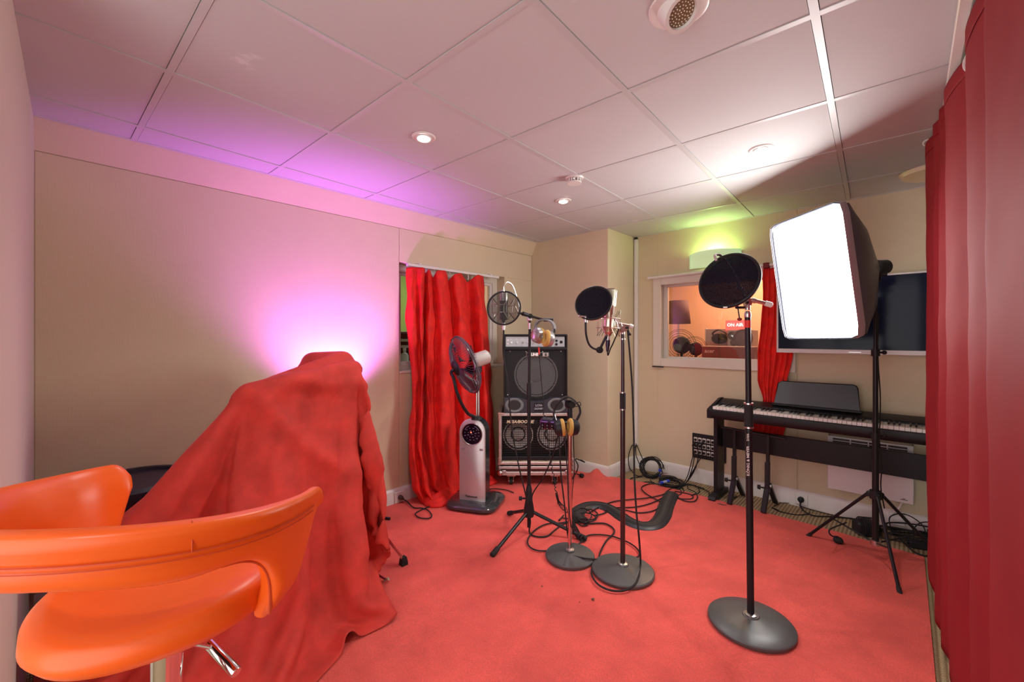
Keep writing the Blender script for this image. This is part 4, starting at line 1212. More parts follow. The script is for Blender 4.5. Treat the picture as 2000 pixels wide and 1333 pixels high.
for x in (-CW + e, CW - e):
    for z in (CZ1 - e, .205): profile(b, (x, e, z), (x, CD - e, z))
    profile(b, (x, CD - e, .205), (x, CD - e, CZ1 - e))
b.build('edge_profiles', M_ALU, t)
b = MB()
b.span((-CW, 0, CZ0), (CW, .03, CZ0 + .030), .003); b.span((-CW, 0, .158), (CW, .03, .180), .003)
b.span((-CW, .03, CZ0), (-CW + .02, CD, .180), .003); b.span((CW - .02, .03, CZ0), (CW, CD, .180), .003)
b.build('tray_profiles', M_ALU, t)
MB().span((-CW + .02, .012, .132), (CW - .02, CD - .01, .16)).build('tray_board', mat('dark_red_brown_tray', (.08, .02, .018), .5), t)
M_COPPER = mat('pinkish_steel_corner', (.62, .42, .36), .35, .8)
for x in (-CW, CW):
    s_ = 1 if x < 0 else -1
    for z in (CZ1, .195):
        k = -1 if z > .4 else 1
        b = MB(); b.box((x + s_ * .022, .006, z + k * .006), (.056, .018, .016), .003); b.box((x + s_ * .006, .006, z + k * .026), (.016, .018, .062), .003); b.box((x + s_ * .006, .03, z + k * .008), (.016, .06, .02), .003)
        b.build('corner_brace', M_COPPER, t)
    b = MB(); b.sphere((x + s_ * .014, .010, CZ0 + .018), .024, 14, 10); b.box((x + s_ * .045, .0, CZ0 + .03), (.035, .008, .026), .006); b.build('ball_corner', M_SILVER, t)
FX, FZ0, FZ1 = CW - .03, .262, CZ1 - .03
MB().span((-FX, .126, FZ0 - .05), (FX, .134, FZ1)).build('baffle', M_TOLEX, t)
MB().span((-FX, .02, FZ0 - .046), (FX, .07, FZ0 - .006), .003).build('lower_ledge', M_BLK, t)
MB().span((-FX, .004, .217), (FX, .05, .224), .001).build('wood_strip', mat('bare_plywood', (.42, .32, .20), .7), t)
for x in (-.13, .09): MB().span((x - .012, .012, .222), (x + .012, .04, .258), .003).build('rubber_block', M_RUBBER, t)
for x in (-.145, .145):
    M_ = axis_matrix((x, .092, .425), (0, -1, 0))
    sp = MB().lathe([(.130, 0), (.130, .012), (.120, .014), (.112, .006), (.060, -.03), (.052, -.03)], 36, M_, False).build('speaker_cone', M_CONEW, t)
    MB().lathe([(.055, -.028), (.05, -.006), (.03, .006), (.001, .009)], 28, M_, False).build('dust_cap', M_CONEW, sp)
    MB().torus((x, .082, .425), (0, -1, 0), .115, .007, 36, 8).build('surround', M_RUBBER, sp)
    MB().torus((x, .116, .425), (0, -1, 0), .058, .007, 28, 6).build('cone_ring', M_RUBBER, sp)
b = MB()
for k in range(33): x = -FX + .004 + k * (2 * FX - .008) / 32; b.box((x, .050, (FZ0 + FZ1) / 2), (.0036, .0036, FZ1 - FZ0))
for k in range(18): z = FZ0 + .004 + k * (FZ1 - FZ0 - .008) / 17; b.box((0, .0465, z), (2 * FX, .0036, .0036))
b.build('wire_grille', mat('black_wire', (.01, .01, .01), .4), t, angle=0)
CM = MW[t.name]
text('MESA/BOOGIE', .036, M_CREAMP, t, CM @ facing((-FX + .035, .042, FZ1 - .052), (1, 0, 0), (0, 0, 1)), bold=.0012, shear=.25)
MB().span((-FX + .03, .043, FZ1 - .072), (-FX + .30, .046, FZ1 - .033)).build('name_plate', M_BLK, t)
for x in (-.205, .165):
    for y in (.06, .31):
        z = .0245
        ww = MB().cyl((x - .013, y, .038), (x + .013, y, .038), .030, .030, 20).build('castor_wheel', M_RUBBER, t)
        b = MB(); b.box((x, y, .094), (.075, .07, .012), .002); b.box((x - .020, y, .066), (.004, .045, .055), .001); b.box((x + .020, y, .066), (.004, .045, .055), .001); b.box((x, y + .0, .088), (.046, .05, .008), .001); b.cyl((x - .024, y, .038), (x + .024, y, .038), .006)
        b.build('castor_fork', M_SILVER, t)

t = thing('bass_amplifier', 'black bass combo amplifier with silver control panel and perforated front', 'amplifier', AO + V((0, 0, CZ1)), AR)
HWA, HA, DA = .268, .662, .36
def A_(x, y, z): return V((x, y, z))
b = MB(); prof = [(-HWA, 0), (HWA, 0), (HWA, HA - .02), (HWA - .02, HA), (-HWA + .02, HA), (-HWA, HA - .02)]
b.loft([[V((x, y, z)) for x, z in prof] for y in (.03, DA)]); b.build('cabinet', M_TOLEX, t)
b = MB()
b.span((-HWA, .0, HA - .018), (HWA, .04, HA), .006); b.span((-HWA, .0, HA - .135), (HWA, .04, HA - .108), .006)
b.span((-HWA, .0, .13), (-HWA + .014, .04, HA - .002), .005); b.span((HWA - .014, .0, .13), (HWA, .04, HA - .002), .005)
b.build('front_frame', M_TOLEX, t)
cp = MB().span((-HWA + .016, .014, HA - .107), (HWA - .022, .022, HA - .020), .002).build('control_panel', mat('silver_blue_panel', (.46, .50, .52), .35, .3), t)
for k in range(8):
    x = -.20 + k * .047; MB().lathe([(.0005, .016), (.008, .016), (.0095, 0), (.0005, 0)], 14, axis_matrix((x, .0145, HA - .070), (0, -1, 0))).build('knob', M_CHROME if k % 2 == 0 else M_SILVER, cp)
for z in (HA - .055, HA - .085): MB().cyl((HWA - .092, .016, z), (HWA - .092, .006, z), .011, .010, 14).build('input_jack', M_BLK, cp)
MB().box((HWA - .052, .012, HA - .066), (.022, .008, .022), .002).build('power_switch', M_BLK, cp)
b = MB()
for k in range(6): b.box((-.21 + k * .05, .0135, HA - .042), (.012, .001, .003))
for k in range(8): b.box((-.20 + k * .047, .0135, HA - .090), (.016, .001, .002))
for z in (HA - .05, HA - .08): b.cyl((-.232, .0145, z), (-.232, .011, z), .007)
b.build('panel_print', M_WHITEP, cp)
b = MB(); b.span((-HWA + .012, .022, .118), (HWA - .012, .024, HA - .132)); b.build('grille', M_PERF, t, angle=0)
MB().span((-HWA + .01, .0305, .02), (HWA - .01, .034, HA - .11)).build('speaker_baffle', mat('black_board', (.012, .012, .013), .8), t)
M_ = axis_matrix((.005, .0295, .318), (0, -1, 0))
sp = MB().lathe([(.185, -.0), (.185, .003), (.172, .0045), (.160, .001), (.062, -.0)], 48, M_, False).build('speaker_cone', M_CONE, t)
MB().lathe([(.062, .0), (.055, .0025), (.03, .0042), (.001, .0050)], 32, M_, False).build('dust_cap', mat('grey_dust_cap', (.30, .31, .32), .45), sp)
for r_ in (.168, .195): MB().torus((.005, .027, .318), (0, -1, 0), r_, .0035, 48, 6).build('surround', M_RUBBER, sp)
# moulded lower port panel with an arch for the speaker
M_PORT = mat('blue_black_moulding', (.030, .032, .046), .38)
outl = [(-HWA + .002, .004), (HWA - .002, .004), (HWA - .002, .132), (.13, .132), (.10, .118), (.06, .105), (.0, .099), (-.06, .105), (-.10, .118), (-.13, .132), (-HWA + .002, .132)]
b = MB(); b.loft([[V((x, .030, z)) for x, z in outl], [V((x, .006, z)) for x, z in outl], [V((x * .985, .0, .004 + (z - .004) * .97 + .002)) for x, z in outl]]); pp = b.build('port_panel', M_PORT, t)
for x in (-.178, .178):
    b = MB(); b.lathe([(.055, .0005), (.072, .003), (.078, .0005), (.060, -.004), (.047, -.004)], 32, axis_matrix((x, .0, .066), (0, -1, 0)) @ Matrix.Diagonal((1, .78, 1, 1)), False); b.build('port_flare', mat('grey_green_flare', (.16, .19, .19), .35), pp)
    MB().lathe([(.0005, .0005), (.052, .0005), (.052, .0015), (.0005, .0015)], 28, axis_matrix((x, .0, .068), (0, -1, 0)) @ Matrix.Diagonal((1, .72, 1, 1))).build('port_hole', M_BLACKP, pp)
MB().span((-.012, -.003, .014), (.068, .001, .088), .002).build('emblem_plate', M_BLK, pp)
BM = MW[t.name]
text('LOW', .026, mat('grey_blue_print', (.35, .37, .42), .5), t, BM @ facing((.028, -.0038, .064), (1, 0, 0), (0, 0, 1)), bold=.001, align='CENTER')
text('DOWN', .022, MATS['grey_blue_print'], t, BM @ facing((.028, -.0038, .036), (1, 0, 0), (0, 0, 1)), bold=.001, align='CENTER')
bz = HA - .172
b = MB(); b.span((-.078, .012, bz - .018), (.112, .023, bz + .018), .003); bd = b.build('badge', M_SILVER, t)
MB().span((-.074, .0105, bz - .0145), (.060, .013, bz + .0145), .001).build('badge_field', M_BLK, bd)
text('LINE', .030, M_WHITEP, t, BM @ facing((-.008, .0098, bz), (1, 0, 0), (0, 0, 1)), bold=.0022, align='CENTER')
text('6', .032, M_BLACKP, t, BM @ facing((.086, .0112, bz), (1, 0, 0), (0, 0, 1)), bold=.002, align='CENTER')
b = MB()
for x, z in ((-.215, HA - .145), (-.08, HA - .148), (.06, HA - .148), (.215, HA - .145), (-.235, .15), (.225, .15)): b.sphere((x, .021, z), .005, 8, 5)
b.build('screws', M_SILVER, t)

# ================================================================== MIST FAN
FA = V((-2.317, 2.012, 0)); fr = math.radians(27.6)
t = thing('mist_fan', 'silver column pedestal mist fan with tilted violet fan head', 'fan', (-2.345, 2.08, .012), fr)
T0 = MW[t.name]; Tf = Matrix.Translation(FA) @ Matrix.Rotation(fr, 4, 'Z')       # column frame: x right, y back
def fw(x, y, z): return Tf @ V((x, y, z))
def rr(hw, hh, z, p=4.5, cx=.0, cy=.085, n=40): return [fw(cx + hw * math.cos(2 * PI * k / n) * (abs(math.cos(2 * PI * k / n)) ** p + abs(math.sin(2 * PI * k / n)) ** p) ** (-1 / p), cy + hh * math.sin(2 * PI * k / n) * (abs(math.cos(2 * PI * k / n)) ** p + abs(math.sin(2 * PI * k / n)) ** p) ** (-1 / p), z) for k in range(n)]
b = MB(); b.loft([rr(.17, .155, .012), rr(.185, .17, .016), rr(.198, .185, .030), rr(.196, .183, .046), rr(.182, .168, .060), rr(.13, .12, .068)])
b.build('base', mat('glossy_grey_black', (.035, .038, .042), .16, coat=.5), t, True)
def colsec(y, inset=0.0):
    pts = [(-.1 + inset, .066), (.1 - inset, .066)]
    for k in range(15): a = PI * k / 14; pts.append(((.1 - inset) * math.cos(a), .570 + (.1 - inset) * math.sin(a)))
    return [fw(x, y, z) for x, z in pts]
b = MB(); b.loft([colsec(.012), colsec(.105), colsec(.115, .01)]); b.build('column_body', mat('gloss_black_shell', (.02, .02, .024), .2), t, True)
b = MB(); b.loft([colsec(.014), colsec(.002), colsec(.0, .003)]); cf = b.build('column_front', mat('satin_silver_pink', (.55, .52, .53), .36, .55), t, True)
M_ = Tf @ axis_matrix((0, .0, .556), (0, -1, 0))
cd = MB().lathe([(.0005, .004), (.076, .004), (.077, .0), (.0005, .0)], 40, M_).build('control_dial', mat('black_gloss_dial', (.012, .006, .014), .12), cf, True)
MB().torus(fw(0, -.003, .556), Tf.to_3x3() @ V((0, -1, 0)), .079, .0032, 48, 8).build('dial_ring', M_SILVER, cf, True)
b = MB()
for r_, ks in ((.0, range(1)), (.03, range(8)), (.055, range(12))):
    for k in ks:
        a = 2 * PI * k / max(1, len(list(ks))) + .3
        b.box((r_ * math.cos(a), r_ * math.sin(a) * .8, .0048), (.006 if k % 2 else .012, .0024, .001), 0, M_)
for s_ in (-1, 1):
    b.tube([M_ @ V((s_ * .062 * math.cos(a), .062 * math.sin(a), .005)) for a in [.5 + .09 * q for q in range(9)]], .001, 4)
b.build('dial_print', mat('violet_grey_print', (.45, .38, .48), .5), cd, True)
MB().sphere(M_ @ V((-.006, .012, .005)), .0045, 10, 6).build('red_led', emitter('red_led', (1, .06, .03), 8), cd, True)
for s_ in (-1, 1): MB().box((s_ * .072, -.0035, .446), (.026, .001, .014), 0, Tf).build('sticker', mat('mauve_sticker', (.30, .22, .27), .6), cf, True)
text('Techwood', .021, M_BLACKP, cf, Tf @ facing((-.005, -.0036, .098), (1, 0, 0), (0, 0, 1)), bold=.0006, align='CENTER')
HC_ = at(908, 713, 3.02)
axh = (RT * -.83 + V((0, 0, -.30)) + FW * -.46).normalized()
hx, hy, hz = frame_z(axh)
pole_top = HC_ - axh * .10 + V((0, 0, -.02))
pb_ = at(931, 817, 3.06)
b = MB(); b.cyl(pb_ - V((0, 0, .02)), V((pb_.x, pb_.y, pole_top.z)), .0065); b.cyl(pb_ + RT * .016 - V((0, 0, .02)), V((pb_.x, pb_.y, pole_top.z)) + RT * .016, .0065); b.build('pole', M_CHROME, t, True)
MB().lathe([(.001, -.005), (.04, -.005), (.036, .012), (.02, .02), (.001, .022)], 20, Matrix.Translation(V((pb_.x, pb_.y, .668)))).build('pole_socket', M_BLK, t, True)
b = MB(); b.lathe([(.001, -.20), (.04, -.198), (.053, -.185), (.055, -.09), (.05, -.06), (.001, -.06)], 28, axis_matrix(HC_, axh)); b.build('motor_housing', mat('pale_silver_plastic', (.62, .60, .55), .25, .3), t, True)
b = MB(); b.box(V((pb_.x, pb_.y, pole_top.z - .03)) + RT * .01, (.05, .05, .09), .012); b.build('neck', M_BLK, t, True)
RG = .215
b = MB()
NW = 64
for k in range(NW):
    a = 2 * PI * k / NW; r_ = hx * math.cos(a) + hy * math.sin(a)
    tw = hx * math.cos(a + .35) + hy * math.sin(a + .35)
    b.tube([HC_ + axh * .075 + tw * .05, HC_ + axh * .062 + tw.lerp(r_, .5) * .12, HC_ + axh * .035 + r_ * .185, HC_ + r_ * RG], .0012, 4, caps=False)
    b.tube([HC_ - axh * .065 + r_ * .06, HC_ - axh * .05 + r_ * .14, HC_ - axh * .02 + r_ * .205, HC_ + r_ * RG], .0012, 4, caps=False)
b.build('wire_guard', mat('dark_clear_guard', (.10, .08, .12), .25), t, True, angle=0)
b = MB(); b.torus(HC_, axh, RG, .006, 56, 8); b.torus(HC_ + axh * .012, axh, RG - .004, .004, 56, 6); b.build('guard_rim', mat('smoky_rim', (.10, .10, .12), .2), t, True)
b = MB(); b.lathe([(.0005, .090), (.042, .088), (.055, .078), (.058, .066), (.0005, .066)], 28, axis_matrix(HC_, axh)); b.build('hub_cap', M_BLK, t, True)
for k in range(3):
    rows = []
    for i in range(9):
        rad = .03 + (RG - .035) * i / 8; row = []
        for j in range(7):
            a = 2 * PI * k / 3 + (-.75 + 1.5 * j / 6) * (.55 + .45 * math.sin(PI * (i + 1) / 10)) + .25 * i / 8
            row.append(HC_ + (hx * math.cos(a) + hy * math.sin(a)) * rad + axh * (.030 - .055 * j / 6))
        rows.append(row)
    b = MB(); b.grid(rows); o = b.build('fan_blade', M_VIOLET, t, True)
    o.modifiers.new('thick', 'SOLIDIFY').thickness = .003
hp = HC_ + axh * .09
path = [hp, hp + axh * .02 - V((0, 0, .02)), at(886, 740, 2.90), at(892, 765, 2.90), at(902, 790, 2.93), at(914, 808, 2.98), at(923, 813, 3.02), pb_]
MB().tube(catmull(path, 7), [.0115] * 22 + [.012] * (len(catmull(path, 7)) - 22), 10).build('mist_pipe', M_BLK, t, True)
# ================================================================== MICROPHONE STANDS
def pop_filter(t, c, nrm, R, gauze, rim=M_BLK, name='pop_filter'):
    c = V(c); n = V(nrm).normalized()
    pf = MB().torus(c, n, R, R * .055, 56, 10).build(name, rim, t, True)
    rows = []
    x, y, z = frame_z(n)
    for i in range(7):
        r = R * .97 * i / 6 + .0005
        rows.append([c + (x * math.cos(2 * PI * k / 40) + y * math.sin(2 * PI * k / 40)) * r + n * (.004 * (1 - (i / 6) ** 2)) for k in range(40)])
    MB().loft(rows, True, False).build('gauze', gauze, pf, True)
    rows = [[p - n * .009 for p in r] for r in rows]
    MB().loft(rows, True, False).build('gauze', gauze, pf, True)
    b = MB(); b.torus(c - n * .006, n, R * 1.015, R * .03, 56, 6); b.build('outer_band', M_NICKEL, pf, True)
    return pf
def round_base(t, c, R, m):
    c = V(c)
    MB().lathe([(.001, .002), (R * .985, .002), (R, .006), (R, .016), (R * .97, .021), (R * .6, .032), (R * .2, .042), (.03, .046), (.001, .046)], 64, Matrix.Translation(c)).build('round_base', m, t, True)
    b = MB(); b.lathe([(.014, .04), (.024, .044), (.024, .050), (.014, .054)], 24, Matrix.Translation(c)); b.build('base_nut', M_SILVER, t, True)
def spider(t, c, axis, R, h, m=M_NICKEL):
    """cage of bent wire rods with elastic cords round a studio microphone"""
    c = V(c); x, y, z = frame_z(axis); b = MB()
    N = 8
    for s_ in (-1, 1):
        b.torus(c + z * (h * .18 * s_), z, R, .0022, 32, 6)
    for k in range(N):
        a = 2 * PI * k / N; a2 = a + PI / N
        o = (x * math.cos(a) + y * math.sin(a)); i_ = (x * math.cos(a2) + y * math.sin(a2))
        b.tube([c + z * h * .5 + i_ * R * .95, c + z * h * .18 + o * R, c - z * h * .18 + o * R, c - z * h * .5 + i_ * R * .95], .0018, 5)
    cg = b.build('shock_mount_cage', m, t, True)
    b = MB()
    for k in range(N):
        a = 2 * PI * (k + .5) / N; o = (x * math.cos(a) + y * math.sin(a))
        for s_ in (-1, 1): b.tube([c + z * h * .5 * s_ + o * R * .95, c + z * h * .12 * s_ + o * R * .42], .0012, 4)
    b.build('elastic_cords', M_RUBBER, cg, True, kind='stuff')
ON_RUG = .012

# --- A: tripod boom stand before the amplifier
bA = V((-1.774, 2.024, ON_RUG)); DAp = 2.69
t = thing('microphone_stand', 'black tripod boom microphone stand in front of the amplifier', 'microphone stand', bA)
topA = at(1035, 622, DAp); 
MB().cyl(bA + V((0, 0, .03)), V((bA.x, bA.y, .95)), .0115).build('lower_tube', M_BLKMET, t, True)
MB().cyl(V((bA.x, bA.y, .93)), topA, .0085).build('upper_tube', M_BLKMET, t, True)
MB().cyl(V((bA.x, bA.y, .89)), V((bA.x, bA.y, .97)), .016, .014).build('height_clutch', M_BLK, t, True)
b = MB(); b.lathe([(.013, .30), (.019, .28), (.024, .20), (.036, .13), (.030, .10), (.013, .10)], 20, Matrix.Translation(bA)); b.build('leg_hub', M_BLK, t, True)
b = MB(); hb_ = bA + V((0, 0, .215)); b.cyl(hb_, hb_ - RT * .05, .006); b.cyl(hb_ - RT * .045, hb_ - RT * .065, .014, .012, 10); b.build('hub_knob', M_RUBBER, t, True)
for px, py in ((963, 1083), (995, 1003), (1142, 1052)):
    f_ = fl(px, py, ON_RUG + .013); a = bA + V((0, 0, .13)); a = a.lerp(V((f_.x, f_.y, a.z)), .08)
    lg = MB().cyl(a, f_, .011, .011, 12).build('leg', M_BLKMET, t, True)
    d = (f_ - a).normalized(); MB().tube([f_ - d * .05, f_ - d * .045, f_ + d * .01, f_ + d * .014], [.013, .0155, .0165, .012], 12).build('rubber_foot', M_RUBBER, lg, True)
bl = at(1012, 611, 2.62); br_ = at(1062, 625, 2.70)
MB().cyl(bl, br_, .008).build('boom_arm', M_BLKMET, t, True)
b = MB(); b.box(topA, (.03, .03, .04), .006); b.cyl(topA - FW * .03, topA + FW * .03, .013); b.cyl(topA - V((0, 0, .03)), topA - V((0, 0, .07)), .012, .010); b.build('boom_joint', M_SILVER, t, True)
b = MB(); b.cyl(topA + V((0, 0, .012)) - FW * .035, topA + V((0, 0, .012)) - FW * .04, .016); b.build('joint_knob', M_BLK, t, True)
b = MB(); b.cyl(at(1021, 613, 2.63), at(1031, 616, 2.65), .014, .012); b.build('boom_clamp', M_BLK, t, True)
MB().cyl(br_, br_ + RT * .06, .012, .012).build('counterweight', M_BLK, t, True)
# pop filter, its gooseneck
pc = at(984, 602, 2.50); pn = (-FW + RT * -.18 + V((0, 0, .1))).normalized()
pf = pop_filter(t, pc, pn, .100, M_GAUZE2)
path = [at(985, 570, 2.50), at(985, 558, 2.52), at(991, 552, 2.55), at(1000, 557, 2.58), at(1007, 574, 2.60), at(1013, 595, 2.61), at(1014, 610, 2.62)]
MB().tube(catmull(path, 6), .0045, 8).build('gooseneck', M_SILVER, t, True)
# microphone
t2 = thing('studio_microphone', 'dark studio microphone in wire cage behind the see-through pop filter', 'microphone', at(984, 640, 2.58))
mc = at(984, 598, 2.60)
b = MB(); b.lathe([(.001, .095), (.020, .094), (.026, .085), (.027, .03), (.0255, .028), (.0255, -.07), (.022, -.085), (.012, -.09), (.012, -.105), (.001, -.106)], 28, Matrix.Translation(mc)); b.build('body', mat('dark_bronze_mic', (.06, .055, .05), .35, .7), t2, True)
MB().lathe([(.0272, .03), (.0275, .085), (.022, .0955), (.001, .0965)], 24, Matrix.Translation(mc), False).build('head_grille', M_SILVER, t2, True)
spider(t2, mc - V((0, 0, .02)), (0, 0, 1), .075, .13)
MB().cyl(mc - V((0, 0, .10)), mc - V((0, 0, .15)), .011, .009).build('connector', M_SILVER, t2, True)
MB().cyl(mc + RT * .07, bl, .004).build('mount_arm', M_NICKEL, t2, True)
def cable(pts, r, label, n=6, m=M_RUBBER, name='cable', group=None, seg=8):
    o = MB().tube(catmull(pts, n), r, seg).build(name, m)
    tag(o, label, 'cable', group); return o
p0 = mc - V((0, 0, .15))
cable([p0, at(983, 690, 2.60), at(992, 750, 2.58), at(999, 830, 2.57), at(1012, 905, 2.57), at(1025, 960, 2.60), at(1034, 1000, 2.655), at(1036, 1020, 2.66)], .0045, 'black microphone cable slanting down to the tripod hub')

# --- headphones
def headphones(label, apex, lc, rc, depth_dir, pad_r, band_m, cup_m, pad_m, cup_axis_l, cup_axis_r, mids):
    t = thing('headphones', label, 'headphones', apex)
    path = catmull([lc] + mids[0] + [apex] + mids[1] + [rc], 6)
    side = V(depth_dir).normalized(); rows = []
    for i, p in enumerate(path):
        d = (path[min(i + 1, len(path) - 1)] - path[max(0, i - 1)]).normalized(); nn = d.cross(side).normalized()
        e = .35 + .65 * math.sin(PI * i / (len(path) - 1))
        rows.append([p + side * (.018 * e) * a + nn * (.0045) * c for a, c in ((-1, -1), (1, -1), (1, 1), (-1, 1))])
    MB().loft(rows).build('headband', band_m, t, True)
    for c, axx in ((lc, cup_axis_l), (rc, cup_axis_r)):
        M_ = axis_matrix(c, axx)
        cu = MB().lathe([(.001, -.035), (pad_r * .55, -.033), (pad_r * .85, -.022), (pad_r * .95, 0), (pad_r * .95, .006), (.001, .006)], 28, M_).build('ear_cup', cup_m, t, True)
        MB().torus(V(c) + V(axx).normalized() * .014, axx, pad_r * .74, pad_r * .27, 32, 10).build('ear_pad', pad_m, cu, True)
    return t
M_CUPS = mat('silver_grey_cup', (.48, .47, .47), .25, .7)
lc, rc = at(1050, 655, 2.66), at(1071, 662, 2.60)
hA = headphones('silver cup studio headphones hanging from the tripod boom', at(1063, 625, 2.68), lc, rc, FW * .8 + RT * .6, .054, mat('grey_headband', (.20, .20, .21), .4), M_CUPS, M_GOLD, (RT * .75 + FW * .5 + V((0, 0, -.1))), (-RT * .9 - FW * .25 + V((0, 0, .15))), ([at(1046, 640, 2.68), at(1051, 629, 2.69)], [at(1077, 629, 2.66), at(1083, 643, 2.63)]))
MB().tube(catmull([at(1083, 643, 2.62), at(1083, 650, 2.60), at(1074, 652, 2.585), at(1068, 658, 2.58)], 5), .005, 8).build('yoke', M_BLK, hA, True)
MB().cyl(at(1052.5, 679, 2.62), at(1053, 693, 2.62), .006, .005, 10).build('red_strain_relief', M_REDTAPE, hA, True)

# --- B: chrome straight stand with headphones and small mixer
bB = V((-1.398, 1.948, ON_RUG)); DB = 2.376
t = thing('straight_stand', 'chrome pole stand with small grey round base', 'microphone stand', bB)
round_base(t, bB, .139, M_CAST)
topB = at(1110, 800, DB)
MB().cyl(bB + V((0, 0, .04)), V((bB.x, bB.y, topB.z)), .0115).build('pole', mat('rosy_chrome', (.72, .55, .53), .16, 1.0), t, True)
MB().cyl(V((bB.x, bB.y, topB.z - .07)), V((bB.x, bB.y, topB.z + .02)), .016, .014).build('top_clutch', M_BLK, t, True)
hd = V((bB.x, bB.y, topB.z + .03))
b = MB(); b.box(hd, (.05, .05, .045), .01); b.cyl(hd + RT * .01 - FW * .03, hd + RT * .01 + FW * .03, .018); b.build('swivel_head', M_BLK, t, True)
MB().tube(catmull([hd + RT * .03, hd + RT * .055 + V((0, 0, .012)), hd + RT * .06 - V((0, 0, .008)), hd + RT * .03 - V((0, 0, .015))], 5), .0025, 6).build('spring_loop', M_BLK, t, True)
# personal mixer clamped to the pole
t = thing('headphone_mixer', 'small dark violet headphone mixer box clamped to the chrome pole', 'mixer', at(1085, 828, DB - .03))
mx_c = at(1077, 828, DB - .05); ry = (RT * .97 - FW * .2 + V((0, 0, -.04))).normalized()
M_ = facing(mx_c, ry, (-FW * .35 + V((0, 0, 1))))
b = MB(); b.box((0, 0, 0), (.125, .062, .05), .012, M_); b.build('case', M_PURPLE, t, True)
b = MB()
for k in range(2): b.box((-.035 + k * .05, .024, .026), (.034, .006, .003), .001, M_)
b.build('display_bars', mat('violet_bars', (.28, .16, .6), .3), t, True)
for k in range(4):
    for j in range(2): MB().lathe([(.0005, .036), (.006, .036), (.0075, .024), (.0005, .024)], 12, M_ @ Matrix.Translation(V((-.045 + k * .026, .004 - j * .018, 0)))).build('knob', M_BLK, t, True)
b = MB()
for k in range(4):
    for j in range(2): b.box((-.045 + k * .026, .007 - j * .018, .0365), (.002, .006, .001), 0, M_)
b.build('knob_marks', M_WHITEP, t, True)
MB().cyl(M_ @ V((.05, 0, -.01)), V((bB.x, bB.y, mx_c.z)), .010).build('clamp_arm', M_BLK, t, True)
lc, rc = at(1095, 838, DB - .10), at(1118, 836, DB - .08)
hB = headphones('black studio headphones with worn gold pads on the chrome pole', at(1106, 776, DB - .02), at(1094, 836, DB - .09), at(1119, 835, DB - .09), FW, .048, M_BLK, M_BLK, M_GOLD, (RT * .97 - FW * .02 + V((0, 0, .14))), (-RT * .97 - FW * .10 + V((0, 0, .06))), ([at(1082, 812, DB - .06), at(1087, 792, DB - .04)], [at(1125, 786, DB - .04), at(1133, 806, DB - .05)]))
for pa_, pb2 in (((1081, 803), (1087, 822)), ((1134, 808), (1124, 832)), ((1131, 806), (1120, 826))):
    MB().cyl(at(*pa_, DB - .06), at(*pb2, DB - .08), .0018, .0018, 6).build('wire_yoke', M_SILVER, hB, True)

# --- C: black straight stand with large condenser microphone
bC = V((-1.106, 2.02, ON_RUG)); DC = 2.226
t = thing('round_base_stand', 'tall dark stand with two part pole and cable looped over base', 'microphone stand', bC)
round_base(t, bC, .162, M_CAST)
zC = lambda py: EYE - (py - CYP) / FPX * DC
M_MAROON = mat('dark_maroon_black_steel', (.030, .014, .016), .3, coat=.3)
MB().cyl(bC + V((0, 0, .04)), V((bC.x, bC.y, zC(795))), .0130).build('lower_tube', M_MAROON, t, True)
MB().cyl(V((bC.x, bC.y, zC(800))), V((bC.x, bC.y, zC(767))), .0155).build('grip_sleeve', M_RUBBER, t, True)
for py in (767, 800): MB().cyl(V((bC.x, bC.y, zC(py + 1.2))), V((bC.x, bC.y, zC(py - 1.2))), .0165).build('collar', M_SILVER, t, True)
MB().cyl(V((bC.x, bC.y, zC(790))), V((bC.x, bC.y, zC(652))), .0095).build('upper_tube', M_MAROON, t, True)
MB().cyl(V((bC.x, bC.y, zC(664))), V((bC.x, bC.y, zC(661.5))), .014).build('stop_ring', M_SILVER, t, True)
hC = V((bC.x, bC.y, zC(643)))
b = MB(); b.cyl(V((bC.x, bC.y, zC(653))), V((bC.x, bC.y, zC(646))), .0105); b.box(hC, (.026, .04, .04), .008, None); b.cyl(hC - FW * .03, hC + FW * .03, .016); b.build('swivel_joint', M_SILVER, t, True)
MB().cyl(at(1208, 633, DC), at(1234, 638, DC), .010, .010).build('boom_stub', M_NICKEL, t, True)
MB().cyl(at(1229, 637, DC), at(1236, 639, DC), .014, .012).build('end_grip', M_PLASTW, t, True)
b = MB(); b.cyl(at(1217, 642, DC - .02), at(1228, 640, DC - .03), .007); b.cyl(at(1226, 641, DC - .03), at(1230, 653, DC - .03), .003); b.sphere(at(1230.5, 653.5, DC - .03), .007); b.build('locking_lever', M_BLK, t, True)
t2 = thing('condenser_microphone', 'large silver condenser microphone in wire cage', 'microphone', at(1187, 655, DC))
ma, mb_ = at(1188, 652, DC - .02), at(1192, 565, DC - .02)
axm = (mb_ - ma).normalized(); mlen = (mb_ - ma).length
M_ = axis_matrix(ma, axm); MM = mlen
b = MB(); b.lathe([(.001, -.012), (.016, -.010), (.018, 0), (.026, .008), (.027, .02), (.027, MM * .60), (.0285, MM * .61), (.0285, MM * .63), (.001, MM * .63)], 32, M_); b.build('body', M_NICKEL, t2, True)
x_, y_, z_ = frame_z(axm); s_ = RT - axm * RT.dot(axm); s_.normalize(); d_ = axm.cross(s_)
rows = []
for h_, w_, dd in ((.62, .027, .026), (.80, .028, .024), (.95, .030, .014), (1.0, .030, .004)):
    rows.append([ma + axm * (MM * h_) + s_ * (w_ * math.cos(2 * PI * k / 24)) + d_ * (dd * math.sin(2 * PI * k / 24)) for k in range(24)])
MB().loft(rows).build('head_grille', mat('olive_steel_mesh', (.30, .28, .20), .4, .8, bump=(900, .6, .001)), t2, True)
